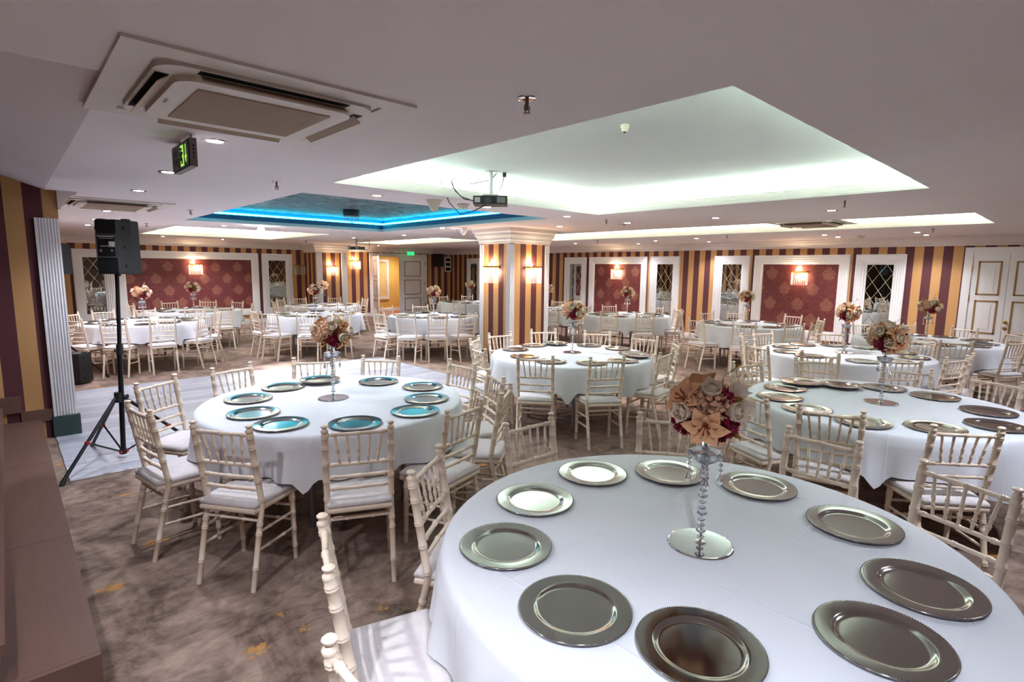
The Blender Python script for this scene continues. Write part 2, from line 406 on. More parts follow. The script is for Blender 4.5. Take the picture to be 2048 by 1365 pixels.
# ------------------------------------------------------------------ floor
mb = MB(); mb.add([(XL,YF,0),(XE,YF,0),(XE,YR,0),(XL,YR,0)], [(0,1,2,3)]); struct('floor', mb, M['carpet'])
DX0, DX1, DY0, DY1 = -9.45, -5.52, .26, 5.27
base = struct('floor_dance', MB().box(DX0, DX1, DY0, DY1, .0005, .004), M['dark'])
pw = (DX1-DX0)/20
pm = {}
for i in range(20):
    y = DY0 - random.uniform(0, 1.2)
    while y < DY1:
        a, c = max(y, DY0)+.0015, min(y+1.28, DY1)-.0015; y += 1.28
        if c-a < .05: continue
        key = round(c-a, 2)
        if key not in pm:
            pm[key] = MB().box(-pw/2+.0015, pw/2-.0015, -key/2, key/2, 0, .006).mesh('plank')
        o = link('plank', pm[key], M['plank'], base, (DX0+pw*(i+.5), (a+c)/2, .004))
mb = MB(); e = .03
mb.box(DX1, DX1+e, DY0, DY1+e, 0, .011); mb.box(DX0-e, DX0, DY0, DY1+e, 0, .011); mb.box(DX0, DX1, DY1, DY1+e, 0, .011)
struct('trim_dance_floor', mb, M['edging'])

# ------------------------------------------------------------------ walls
T = .12
struct('wall_right', MB().box(XL-T, XE, YR, YR+T, 0, H+.02), M['st_right'])
struct('wall_left', MB().box(XL-T, XL, -.22, 7.4, 0, H+.02), M['st_left'])
DO0, DO1, DOZ = 9.73, 11.97, 2.15     # doorway
mb = MB(); mb.box(XL-T, XL, 7.4, DO0, 0, H+.02); mb.box(XL-T, XL, DO1, YR, 0, H+.02); mb.box(XL-T, XL, DO0, DO1, DOZ, H+.02)
struct('wall_left_doorway', mb, M['st_door'])
struct('wall_stage', MB().box(-7.1-T, -7.1, YF, .45, 0, 4.0), M['st_stage'])
struct('wall_side', MB().box(XL, -7.1-T, -.22, -.10, 0, H+.02), M['st_right'])
struct('wall_front', MB().box(-7.1, XE, YF-T, YF, 0, 4.0), M['curtain'])
struct('wall_behind', MB().box(XE, XE+T, YF, YR, 0, H+.02), M['curtain'])
# pillar in the left wall
PX, PY0, PY1 = -16.9, 7.28, 8.30
struct('pillar_front', MB().box(XL, PX, PY0+.002, PY1, 0, H), M['st_pillar'])
struct('pillar_side', MB().box(XL, PX-.004, PY0, PY0+.002, 0, H), M['st_pillar_s'])
# column in the hall
CX0, CX1, CY0, CY1 = -7.87, -7.07, 6.55, 7.50
struct('column', MB().box(CX0, CX1-.002, CY0, CY1, 0, H), M['st_colx'])
struct('column_side', MB().box(CX1-.002, CX1, CY0+.002, CY1, 0, H), M['st_coly'])

# cornices: profile (distance from wall, z)
CP = [(0,2.285),(.02,2.285),(.025,2.315),(.05,2.33),(.055,2.36),(.10,2.40),(.11,2.425),(.15,2.44),(.16,H)]
def cornice_line(name, a, b, nrm, mat):
    ax, ay = a; bx, by = b; nx, ny = nrm; n = len(CP); mb = MB(); vs_ = []
    for d, z in CP: vs_.append((ax+nx*d, ay+ny*d, z))
    for d, z in CP: vs_.append((bx+nx*d, by+ny*d, z))
    fs_ = [(i, i+1, n+i+1, n+i) for i in range(n-1)]
    mb.add(vs_ + [(ax,ay,H),(bx,by,H)], fs_ + [tuple(range(n))[::-1] + (2*n,), tuple(range(n,2*n)) + (2*n+1,)])
    struct(name, mb, mat)
cornice_line('trim_cornice_right', (XL, YR), (XE, YR), (0,-1), M['cornice'])
cornice_line('trim_cornice_left', (XL, -.10), (XL, PY0), (1,0), M['cornice'])
cornice_line('trim_cornice_doorway', (XL, PY1), (XL, YR), (1,0), M['cornice'])
cornice_line('trim_cornice_side', (-7.1-T, -.10), (XL, -.10), (0,1), M['cornice'])
cornice_line('trim_cornice_pier', (-7.06, .45), (-7.1-T, .45), (0,1), M['cornice'])
CAP = [(0,2.20),(.03,2.20),(.036,2.245),(.05,2.26),(.055,2.30),(.085,2.345),(.092,2.385),(.12,2.41),(.125,H)]
mb = MB(); sweep_rect(mb, (CX0, CX1, CY0, CY1), CAP); struct('trim_column_capital', mb, M['cornice'])
mb = MB(); sweep_rect(mb, (XL, PX, PY0, PY1), CAP); struct('trim_pillar_capital', mb, M['cornice'])
# skirtings
struct('baseboard_right', MB().box(XL, XE, YR-.02, YR, 0, .12), M['white'])
mb = MB(); mb.box(XL, XL+.02, -.10, PY0, 0, .12); mb.box(XL, XL+.02, PY1, DO0-.12, 0, .12); mb.box(XL, XL+.02, DO1+.08, YR, 0, .12)
struct('baseboard_left', mb, M['white'])

# fluted pilasters
def flute_poly(w, d, nf, depth):
    """outline of a pilaster: back on y=0, front at y=d, nf half-round grooves"""
    pts = [(-w/2, 0), (-w/2, d)]; m_ = .012; g = (w-2*m_)/nf
    for i in range(nf):
        c = -w/2+m_+g*(i+.5)
        for k in range(7):
            a = pi*k/6; pts.append((c-cos(a)*g*.40, d-sin(a)*depth))
    pts += [(w/2, d), (w/2, 0)]
    return pts[::-1]
def pilaster(name, loc, ang, w, d, nf, z0, z1, plinth=None):
    M_ = Matrix.Translation((loc[0], loc[1], 0)) @ Matrix.Rotation(ang, 4, 'Z')
    mb = MB().prism(flute_poly(w, d, nf, .012), z0, z1).xf(M_); o = struct(name, mb, M['white'])
    if plinth:
        pb = MB().box(-w/2-plinth, w/2+plinth, 0, d+plinth, 0, z0).xf(M_); struct('trim_plinth', pb, M['green'])
    return o
pilaster('trim_pilaster_stage', (-7.1, .355), -pi/2, .185, .035, 7, .215, 2.196, .012)
mb = MB().box(-7.1, -7.03, .25, .47, 0, .215); struct('trim_plinth_stage', mb, M['green'])
def corner_post(name, cx, cy, sx, sy, z0, z1, mat, s=.105, o=.022):
    x0, x1 = sorted((cx+sx*o, cx-sx*(s-o))); y0, y1 = sorted((cy+sy*o, cy-sy*(s-o)))
    pts = []
    def edge(ax, ay, bx, by, nx, ny):
        pts.append((ax, ay)); L = hypot(bx-ax, by-ay); ux, uy = (bx-ax)/L, (by-ay)/L
        for i in range(4):
            c = L*(i+.75)/4.5; g = L/11
            for k in range(5):
                a = pi*k/4; t = c-cos(a)*g; h = sin(a)*.008; pts.append((ax+ux*t-nx*h, ay+uy*t-ny*h))
    edge(x0,y0,x1,y0,0,-1); edge(x1,y0,x1,y1,1,0); edge(x1,y1,x0,y1,0,1); edge(x0,y1,x0,y0,-1,0)
    struct(name, MB().prism(pts, z0, z1), mat)
    struct(name.replace('pilaster', 'plinth'), MB().box(x0-.012, x1+.012, y0-.012, y1+.012, 0, z0), M['green'])
k = 0
for cx, sx in ((CX0,-1),(CX1,1)):
    for cy, sy in ((CY0,-1),(CY1,1)):
        k += 1; corner_post('trim_pilaster_column_%d' % k, cx, cy, sx, sy, .225, 2.19, M['white'])
for i, yc in enumerate((PY0+.09, PY1-.09)):
    pilaster('trim_pilaster_wall_%d' % (i+1), (PX, yc), -pi/2, .18, .04, 6, .2, 2.22, .012)

# ------------------------------------------------------------------ framed panels and mirrors on the walls
FP = [(0,.0),(0,.04),(.03,.052),(.035,.04),(.075,.046),(.08,.034),(.12,.04),(.125,.026),(.165,.03),(.17,.014),(.21,.012),(.21,.0)]  # (from outer edge inwards, height off wall)
def frame_mesh(w, h):
    """frame in local x (0..w) z (0..h), wall at y=0, front towards -y"""
    vs_ = []; n = len(FP)
    for t, d in FP: vs_ += [(t,-d,t),(w-t,-d,t),(w-t,-d,h-t),(t,-d,h-t)]
    fs_ = [(i*4+k, i*4+(k+1)%4, (i+1)*4+(k+1)%4, (i+1)*4+k) for i in range(n-1) for k in range(4)]
    return MB().add(vs_, fs_)
def clip_poly(poly, x0, x1, y0, y1):
    for ax, lim, sg in ((0,x0,1),(0,x1,-1),(1,y0,1),(1,y1,-1)):
        out = []
        for i in range(len(poly)):
            p, q = poly[i], poly[(i+1) % len(poly)]
            ip, iq = sg*(p[ax]-lim) >= -1e-9, sg*(q[ax]-lim) >= -1e-9
            if ip: out.append(p)
            if ip != iq:
                t = (lim-p[ax])/(q[ax]-p[ax]); out.append((p[0]+(q[0]-p[0])*t, p[1]+(q[1]-p[1])*t))
        poly = out
        if len(poly) < 3: return []
    res = []
    for p in poly:
        if not res or hypot(p[0]-res[-1][0], p[1]-res[-1][1]) > .004: res.append(p)
    if len(res) > 2 and hypot(res[0][0]-res[-1][0], res[0][1]-res[-1][1]) < .004: res.pop()
    return res
def shrink(poly, d):
    cx = sum(p[0] for p in poly)/len(poly); cy = sum(p[1] for p in poly)/len(poly)
    r = min(hypot(p[0]-cx, p[1]-cy) for p in poly); f = max(.3, 1-d/max(r, .02))
    return [(cx+(p[0]-cx)*f, cy+(p[1]-cy)*f) for p in poly]
Z0, Z1 = .24, 2.14
def wall_panel(kind, org, ang, w, label, dmat=None):
    t = empty('wall_mirror' if kind == 'mirror' else 'damask_panel', org, ang); h = Z1-Z0
    tag(t, label, 'mirror' if kind == 'mirror' else 'wall panel', 'lattice mirrors on the walls' if kind == 'mirror' else 'damask panels on the walls')
    frame_mesh(w, h).build('frame', M['white'], t)
    iw, ih = w-.42, h-.42
    if kind != 'mirror':
        # geometry in world coordinates so that the print lines up with the wall
        o = MB().box(.2, w-.2, -.012, -.002, .2, h-.2).build('panel', dmat, t)
        me = o.data; Mw = Matrix.Translation(org) @ Matrix.Rotation(ang, 4, 'Z'); me.transform(Mw); o.matrix_parent_inverse = Mw.inverted()
    else:
        MB().box(.2, w-.2, -.004, -.001, .2, h-.2).build('backing', M['backing'], t)
        dw, dh = .235, .36
        ni = int(iw/dw)+3; nj = int(ih/dh)+3
        for j in range(-1, 2*nj):
            for i in range(-1, ni):
                cx = .21+iw/2 + (i-ni//2+(.5 if j % 2 else 0))*dw; cz = h-.21-j*dh/2
                poly = clip_poly([(cx-dw/2,cz),(cx,cz-dh/2),(cx+dw/2,cz),(cx,cz+dh/2)], .21, w-.21, .21, h-.21)
                if len(poly) < 3: continue
                A = abs(sum(poly[q][0]*poly[(q+1)%len(poly)][1]-poly[(q+1)%len(poly)][0]*poly[q][1] for q in range(len(poly))))/2
                if A < .0006: continue
                lo = shrink(poly, .0024); hi = shrink(poly, .0075); n = len(poly)
                MB().add([(x,-.004,z) for x,z in lo] + [(x,-.0085,z) for x,z in hi], [tuple(range(n,2*n))] + [(q,(q+1)%n,n+(q+1)%n,n+q) for q in range(n)]).build('pane', M['mirror'], t)
    return t
wall_panel('mirror', (-11.75, YR, Z0), 0, .89, 'lattice mirror in white frame just beyond the striped column')
wall_panel('mirror', (-8.56, YR, Z0), 0, .90, 'lattice mirror in white frame, next to the smaller red damask panel')
wall_panel('mirror', (-6.68, YR, Z0), 0, .90, 'lattice mirror in white frame reflecting a lit sconce')
wall_panel('mirror', (-3.53, YR, Z0), 0, .89, 'lattice mirror in white frame closest to the white double doors')
wall_panel('mirror', (-16.82, YR, Z0), 0, .80, 'lattice mirror in white frame partly hidden behind the striped column')
wall_panel('damask', (-10.74, YR, Z0), 0, 2.07, 'red damask panel in white frame on the long wall, between two mirrors', M['damask_r1'])
wall_panel('damask', (-5.67, YR, Z0), 0, 2.03, 'red damask panel in white frame, beside the double doors end', M['damask_r2'])
wall_panel('mirror', (XL, 1.31, Z0), pi/2, .85, 'lattice mirror in white frame behind the black loudspeaker')
wall_panel('damask', (XL, 2.20, Z0), pi/2, 3.62, 'wide red damask panel in white frame behind the left tables', M['damask_l'])
wall_panel('mirror', (XL, 5.92, Z0), pi/2, .94, 'lattice mirror in white frame beside the unlit gold sconce')

# ------------------------------------------------------------------ doors
def panel_door(name, w, h, panels, parent, side=-1, mat_line='goldpaint'):
    """leaf in local x 0..w, z 0..h; front towards -y"""
    leaf = MB().box(0, w, -.02, .025, .01, h).build(name, M['white'], parent)
    for (z0, z1) in panels:
        a, c = w*.18, w*.82
        fr = MB()
        for (p, q, r, s_) in ((a,c,z0,z0+.025),(a,c,z1-.025,z1),(a,a+.025,z0,z1),(c-.025,c,z0,z1)): fr.box(p, q, -.028, -.02, r, s_)
        fr.build('panel_moulding', M[mat_line], leaf)
        MB().box(a+.09, c-.09, -.026, -.02, z0+.09, z1-.09).build('raised_panel', M['white'], leaf)
    return leaf
d1 = empty('door_1', (XL, DO0, 0), pi/2); d1['kind'] = 'structure'
wd = DO1-DO0
fr = MB(); fr.box(-.12, 0, -.04, .12, 0, DOZ+.11); fr.box(wd, wd+.08, -.04, .12, 0, DOZ+.11); fr.box(0, wd, -.04, .12, DOZ, DOZ+.11)
fr.build('frame', M['white'], d1)
P3 = ((.14,.62),(.74,1.30),(1.42,2.0))
lf = panel_door('leaf', 1.12, DOZ-.01, P3, d1); lf.location = (1.115, 0, 0)
for hz_ in (.3, 1.1, 1.85): MB().box(1.10, 1.125, -.04, -.018, hz_, hz_+.12).build('hinge', M['grey'], lf)
lf2 = panel_door('leaf', 1.10, DOZ-.01, P3, d1); lf2.location = (.02, -.03, 0); lf2.rotation_euler = (0, 0, radians(-110))
MB().tube([(1.02,-.05,.95),(1.02,-.05,1.12)], .012, 8).build('handle', M['grey'], lf2)
d2 = empty('door_2', (-1.74, YR, 0), 0); d2['kind'] = 'structure'
fr = MB(); fr.box(0, .12, -.05, 0, 0, 2.25); fr.box(1.16, 1.28, -.05, 0, 0, 2.25); fr.box(.12, 1.16, -.05, 0, 2.13, 2.25); fr.build('frame', M['white'], d2)
PR = ((.14,.56),(.66,1.275),(1.375,1.995))
for i in range(2):
    lf = panel_door('leaf', .515, 2.13, PR, d2); lf.location = (.12+i*.52, -.012, 0)
    if i == 1:
        for zz in (.78, .89):
            MB().lathe([(0,0),(.028,0),(.03,.012),(.012,.02),(.012,.035),(.03,.045),(.026,.06),(0,.062)], 14).xf(Matrix.Translation((.04,-.02,zz)) @ Matrix.Rotation(pi/2, 4, 'X')).build('knob', M['gold'], lf)
    else:
        for zz in (.35, 1.25, 1.8): MB().box(-.012, .01, -.035, -.018, zz, zz+.12).build('hinge', M['gold'], lf)
# corridor beyond the open doorway
struct('wall_corridor', MB().box(-19.75, -19.65, 9.0, 14.2, 0, 2.6), M['yellowwall'])
mb = MB(); mb.box(-19.65, XL-T, 9.0, 9.1, 0, 2.6); mb.box(-19.65, XL-T, 14.1, 14.2, 0, 2.6); struct('wall_corridor_end', mb, M['yellowwall'])
mb = MB(); mb.add([(-19.75,9,0.002),(XL-T,9,.002),(XL-T,14.2,.002),(-19.75,14.2,.002)], [(0,1,2,3)]); struct('floor_corridor', mb, M['orangecarpet'])
mb = MB(); mb.add([(-19.75,9,2.6),(XL-T,9,2.6),(XL-T,14.2,2.6),(-19.75,14.2,2.6)], [(3,2,1,0)]); struct('ceiling_corridor', mb, M['ceiling'])
struct('baseboard_corridor', MB().box(-19.65, -19.63, 9.1, 14.1, 0, .12), M['white'])
t = empty('wall_picture', (-19.65, 10.35, .47), pi/2); tag(t, 'cream patterned picture in white frame on the yellow corridor wall', 'picture')
mb = MB(); 
for a in ((0,1.1,0,.1),(0,1.1,1.5,1.6),(0,.1,.1,1.5),(1.0,1.1,.1,1.5)): mb.box(a[0], a[1], -.05, 0, a[2], a[3])
mb.build('frame', M['white'], t); MB().box(.1, 1.0, -.02, 0, .1, 1.5).build('print', M['picture'], t)

# ------------------------------------------------------------------ stage steps at the left
s1 = struct('floor_stage_step', MB().box(-7.1, -2.60, YF, .15, 0, .18), M['wood'])
for i, (a, c) in enumerate(((-7.1,-5.5),(-5.5,-3.9),(-3.9,-2.6))):
    MB().box(a+.002, c-.002, -.17, .165, .18, .20).build('board', M['wood'], s1)
MB().box(-2.6, -2.575, -.17, .165, .0, .2).build('nosing', M['wood'], s1)
s2 = struct('floor_stage', MB().box(-7.1, -2.60, YF, -.13, .18, .36), M['wood'])
MB().box(-7.1, -2.58, -.135, -.105, .34, .375).build('nosing', M['wood'], s2)
struct('baseboard_stage', MB().box(-7.1, -7.075, .02, .27, .18, .30), M['wood'])
struct('baseboard_stage_upper', MB().box(-7.1, -7.06, YF, .03, .30, .46), M['wood'])

# ------------------------------------------------------------------ ceiling things
def downlight_proto():
    t = empty('ceiling_downlight')
    MB().lathe([(.046,.0),(.05,-.006),(.064,-.006),(.067,0),(.067,.0)], 28).build('trim_ring', M['chrome'], t, 40)
    MB().lathe([(.046,0),(.044,-.0035),(0,-.0035)], 24).build('lens', M['lamp'], t, 40)
    return t
DOWN = [(-3.56,.96),(-4.99,1.0),(-6.44,1.03),(-9.22,1.10),(-11.1,1.16),(-12.8,1.22),(-5.0,2.80),(-8.10,5.83),(-4.99,5.66),(-6.22,6.88),(-4.96,7.02),
        (-3.60,7.10),(-2.18,7.08),(-6.12,11.26),(-6.60,12.75),(-7.40,11.65),(-3.65,11.57),(-3.65,12.36),(-2.23,11.75),(-2.25,12.60),(-4.94,4.20),
        (-10.85,3.0),(-16.25,3.04),(-16.5,4.5),(-10.6,6.6),(-12.6,6.4),(-9.9,11.6),(-13.2,11.3),(-16.4,9.2),(-8.6,12.7),(.45,3.9),(.5,6.6),(.5,10.0),(.2,.3),(-.5,-.6),(-1.95,-.4)]  # the last lamp is added, unseen, to brighten the near drape and carpet
proto = downlight_proto()
def beam(name, watt, col, size=125):
    L = bpy.data.lights.new(name, 'SPOT'); L.energy = watt; L.spot_size = radians(size); L.spot_blend = .7; L.shadow_soft_size = .04; L.color = col; return L
BEAM = {'left': beam('beam_left_fill', DOWNLIGHT_W*.38, (.98, .92, .92)), 'near': beam('beam_near', DOWNLIGHT_W*.93, DOWN_COL), 'row': beam('beam_row', DOWNLIGHT_W*.42, DOWN_COL), 'mid': beam('beam_mid', DOWNLIGHT_W*.29, DOWN_WARM), 'far': beam('beam_far', DOWNLIGHT_W*.30, DOWN_WARM), 'farleft': beam('beam_farleft', DOWNLIGHT_W*.95, (.92, .92, 1.0))}
order = sorted(range(len(DOWN)), key=lambda i: screen_x((*DOWN[i], H)) if i < 30 else 99)
lab = {i: k for k, i in enumerate(order)}
for i, (x, y) in enumerate(DOWN):
    o = proto if i == 0 else copy_tree(proto); o.location = (x, y, H)
    if i < 30: tag(o, 'round recessed ceiling downlight, %s among the lit downlights' % ordinal(lab[i], 30), 'downlight', 'recessed ceiling downlights')
    else: tag(o, 'round recessed ceiling downlight out of view, %s behind the camera side' % ORD[i-30], 'downlight', 'recessed ceiling downlights out of view')
    L = bpy.data.objects.new('beam', BEAM['left' if i == len(DOWN)-1 else 'near' if i >= 30 else ('row' if y < 4.5 and x > -8 else ('mid' if x > -7 and y < 8 else ('farleft' if x < -9 else 'far')))]); COL.objects.link(L); L.parent = o; L.location = (0, 0, -.02)
# added lamp, out of view, that lights the corridor
o = copy_tree(proto); o.location = (-18.7, 11.4, 2.6); tag(o, 'added unseen corridor ceiling downlight beyond the open doorway', 'downlight')
warm = bpy.data.lights.new('corridor_fill_beam', 'SPOT'); warm.energy = 25; warm.spot_size = radians(150); warm.spot_blend = .8; warm.shadow_soft_size = .05; warm.color = (1, .82, .55)
for ch in o.children:
    pass
L = bpy.data.objects.new('beam', warm); COL.objects.link(L); L.parent = o; L.location = (0, 0, -.02)

# sprinklers
def sprinkler():
    t = empty('sprinkler')
    MB().lathe([(.0,-.002),(.022,-.008),(.04,-.004),(.042,0)], 20).build('flange', M['chrome'], t, 40)
    MB().tube([(0,0,-.005),(0,0,-.05)], [.009,.007], 8).build('stem', M['bronze'], t, 40)
    MB().tube([(0,.012,-.03),(0,.016,-.045),(0,.004,-.062)], .003, 6).tube([(0,-.012,-.03),(0,-.016,-.045),(0,-.004,-.062)], .003, 6).build('yoke', M['bronze'], t)
    MB().lathe([(0,-.062),(.017,-.062),(.017,-.065),(0,-.065)], 12).build('deflector', M['bronze'], t)
    return t
SPR = [(-1.715,1.674),(-4.868,1.775),(-8.149,1.858),(-11.416,1.908),(-4.853,6.35),(-1.795,6.2),(-1.872,10.95),(-5.142,10.66),(-8.43,10.7),(-8.136,6.2),(-14.99,6.195)]
sp0 = sprinkler(); so = sorted(range(len(SPR)), key=lambda i: screen_x((*SPR[i], H)))
for k, i in enumerate(so):
    o = sp0 if k == 0 else copy_tree(sp0); o.location = (*SPR[i], H)
    tag(o, 'small brass fire sprinkler on the ceiling, %s of the sprinklers' % ordinal(k, len(SPR)), 'sprinkler', 'ceiling fire sprinklers')
# smoke detectors
def detector(loc, label, r=.055, cone=False):
    prof = [(r,0),(r*.98,-.018),(r*.75,-.03),(r*.7,-.045),(0,-.048)] if not cone else [(r*1.25,0),(r*1.1,-.012),(r,-.02),(r*.55,-.10),(r*.25,-.118),(0,-.118)]
    t = empty('smoke_detector', loc); tag(t, label, 'detector', 'ceiling detectors')
    MB().lathe(prof, 24).build('housing', M['detector'], t, 35)
    MB().lathe([(0,prof[-1][1]),(.008,prof[-1][1]),(.006,prof[-1][1]-.004),(0,prof[-1][1]-.004)], 10).build('indicator', M['dark'], t)
detector((-4.87,3.40,H), 'cone-shaped beige ceiling sensor beside the ceiling projector', .075, True)
detector((-4.92,3.83,H), 'round beige smoke detector just behind the cone-shaped sensor', .07)
detector((-10.98,4.09,H), 'round white smoke detector beyond the blue tray', .06)
detector((-5.2,7.2,H), 'flat round smoke detector near the big white tray corner', .06)
detector((-3.2,12.2,H), 'round smoke detector above the red damask panels', .07)
detector((-2.28,3.15,H+.258), 'tiny round sensor in the middle of the large white tray', .03)

# ceiling cassette air conditioners
def cassette(loc, label, s=1.0):
    t = empty('ceiling_air_conditioner', loc); tag(t, label, 'air conditioner', 'ceiling cassette air conditioners')
    h = .525*s
    def ring(mb, a, b, z0, z1):
        for (p0,p1,q0,q1) in ((-b,b,-b,-a),(-b,b,a,b),(-b,-a,-a,a),(a,b,-a,a)): mb.box(p0,p1,q0,q1,z0,z1)
        return mb
    sweep = MB(); vs_ = [(h+.02, .001),(h,-.03),(h*.86,-.036),(h*.84,-.02)]
    ring(MB(), h*.82, h+.015, -.012, 0).build('surround', M['acwhite'], t)
    n = 6; r = .1*s; w = h*.80; pts = []
    for cx, cy, a0 in ((w-r,w-r,0),(-w+r,w-r,pi/2),(-w+r,-w+r,pi),(w-r,-w+r,3*pi/2)):
        pts += [(cx+r*cos(a0+pi/2*k/n), cy+r*sin(a0+pi/2*k/n)) for k in range(n+1)]
    MB().prism(pts, -.022, 0).build('panel', M['acwhite'], t)
    # inner panel with grille, hanging a little lower
    w2 = h*.66; pts2 = [(x*w2/w, y*w2/w) for x, y in pts]
    MB().prism(pts2, -.045, -.022).build('cover', M['acwhite'], t)
    w3 = h*.50
    g = MB().box(-w3, w3, -w3, w3, -.047, -.045).build('grille', M['acgrille'], t)
    mb = MB(); k = 44
    for i in range(k):
        x = -w3 + 2*w3*(i+.5)/k; mb.box(x-.003, x+.003, -w3, w3, -.051, -.047)
    gs = mb.build('grille_ribs', M['acgrille'], g); gs['kind'] = 'stuff'
    for a in range(4):
        R_ = Matrix.Rotation(a*pi/2, 4, 'Z')
        MB().box(-h*.55, h*.55, h*.69, h*.775, -.0235, -.0225).xf(R_).build('air_slot', M['dark'], t)
        MB().add([(-h*.53,h*.70,-.026),(h*.53,h*.70,-.026),(h*.53,h*.765,-.05),(-h*.53,h*.765,-.05),(-h*.53,h*.70,-.03),(h*.53,h*.70,-.03),(h*.53,h*.765,-.054),(-h*.53,h*.765,-.054)],
                 [(0,1,2,3),(7,6,5,4),(0,4,5,1),(1,5,6,2),(2,6,7,3),(3,7,4,0)]).xf(R_).build('louvre', M['acgrille'], t)
    MB().box(-.03, .03, -w2+.02, -w2+.032, -.0465, -.045).build('badge', M['print'], t)
    return t
cassette((-2.68,.867,H), 'large white ceiling air conditioner with brown mesh grille above the near table')
cassette((-8.03,1.02,H), 'smaller looking ceiling air conditioner beyond the exit sign', 1.0)
cassette((-3.0,8.9,H+.02), 'brownish ceiling air conditioner in the long lit tray', .9)

# hanging exit sign
t = empty('exit_sign', (-3.84, .80, 2.295)); tag(t, 'hanging dark exit sign with green arrow and running figure', 'exit sign')
MB().box(0, .40, 0, .035, 0, .15).build('housing', M['signgrey'], t)
MB().box(.012, .388, -.006, 0, .008, .142).build('face', M['signface'], t)
MB().add([(.328,-.008,.124),(.345,-.008,.124),(.345,-.008,.065),(.362,-.008,.065),(.3365,-.008,.02),(.311,-.008,.065),(.328,-.008,.065)], [(0,1,2,3,4,5,6)]).build('arrow', M['exitgreen'], t)
dp = MB().box(.215, .285, -.0075, -.006, .015, .128).build('pictogram', M['exitgreen'], t)
fig = MB().tube([(.25,-.009,.112),(.25,-.009,.100)], .008, 8)
fig.tube([(.252,-.009,.096),(.247,-.009,.066)], .006, 6).tube([(.252,-.009,.09),(.27,-.009,.078),(.275,-.009,.088)], .0035, 5).tube([(.25,-.009,.09),(.232,-.009,.082),(.228,-.009,.07)], .0035, 5)
fig.tube([(.247,-.009,.066),(.262,-.009,.05),(.258,-.009,.026)], .0045, 5).tube([(.247,-.009,.066),(.235,-.009,.048),(.222,-.009,.048)], .0045, 5)
fig.build('running_figure', M['signface'], dp)
def text_obj(name, s, size, mat, parent, loc, rot):
    cu = bpy.data.curves.new(name, 'FONT'); cu.body = s; cu.size = size; cu.extrude = .0008; cu.materials.append(mat)
    o = bpy.data.objects.new(name, cu); COL.objects.link(o); o.parent = parent; o.location = loc; o.rotation_euler = rot
    bpy.context.view_layer.update(); me = bpy.data.meshes.new_from_object(o); bpy.data.objects.remove(o); me.materials.clear()
    return link(name, me, mat, parent, loc, rot)
text_obj('lettering', 'EXIT', .062, M['signdim'], t, (.035, -.007, .085), (pi/2, 0, 0))
text_obj('lettering', '\u00c7IKI\u015e', .058, M['signdim'], t, (.03, -.007, .028), (pi/2, 0, 0))
for xx in (.10, .36):
    MB().tube([(xx,.018,.15),(xx,.018,.157)], .004, 6).lathe([(0,0),(0,0)], 3).build('lug', M['blackmetal'], t)
    ring = MB(); pts = [(xx+.011*cos(a), .018, .167+.011*sin(a)) for a in [2*pi*k/14 for k in range(15)]]; ring.tube(pts, .0018, 5, False).build('hook_ring', M['blackmetal'], t)
for k in range(4): MB().lathe([(0,0),(.005,0),(.005,.002),(0,.002)], 8).xf(Matrix.Translation((.40,.018,.05+.02*k)) @ Matrix.Rotation(pi/2, 4, 'Y')).build('vent_hole', M['dark'], t)
# green exit sign over the doorway
t = empty('exit_sign', (XL+.30, 10.95, 2.19)); tag(t, 'small white and green emergency exit light above the open doorway', 'exit sign')
MB().box(0, .08, 0, .36, .15, .24).build('housing', M['white'], t); MB().tube([(.04,.18,.24),(.04,.18,.28)], .006, 6).build('stem', M['grey'], t)
pl = MB().box(.036, .044, .03, .33, .02, .15).build('plate', M['exitgreen2'], t)
MB().add([(.047,.17,.12),(.047,.19,.12),(.047,.19,.07),(.047,.205,.07),(.047,.18,.035),(.047,.155,.07),(.047,.17,.07)], [(0,1,2,3,4,5,6)]).build('arrow', M['white'], pl)

# projectors
def projector(loc, rz, zc, label, white_stem=True):
    t = empty('ceiling_projector', loc, rz); tag(t, label, 'projector', 'ceiling mounted projectors')
    MB().lathe([(.0,0),(.06,0),(.06,-.008),(0,-.008)], 20, (0,0,zc)).build('ceiling_plate', M['grey'], t)
    MB().tube([(0,0,zc-.005),(0,0,.06)], .022, 12).build('pole', M['white' if white_stem else 'grey'], t, 40)
    MB().box(-.08, .08, -.06, .06, .052, .062).tube([(-.07,-.05,.05),(-.07,-.05,.035)], .006, 6).tube([(.07,-.05,.05),(.07,-.05,.035)], .006, 6).tube([(-.07,.05,.05),(-.07,.05,.035)], .006, 6).tube([(.07,.05,.05),(.07,.05,.035)], .006, 6).build('bracket', M['grey'], t)
    b_ = MB().box(-.17, .17, -.13, .13, -.04, .04).build('body', M['black'], t)
    MB().lathe([(.03,0),(.036,.004),(.036,.02),(.028,.02),(.026,.006),(0,.006)], 18).xf(Matrix.Translation((-.02,-.13,0)) @ Matrix.Rotation(pi/2, 4, 'X')).build('lens', M['blackmetal'], b_, 40)
    for i in range(6): MB().box(.07+i*.014, .076+i*.014, -.133, -.13, -.028, .028).build('vent_slat', M['grey'], b_)
    MB().box(-.155, -.10, -.132, -.13, -.025, .025).build('badge', M['print'], b_)
    return t
pr = projector((-4.30, 3.70, 2.435), radians(47), H+.258-2.435, 'black projector hanging on a white pole below the large tray')
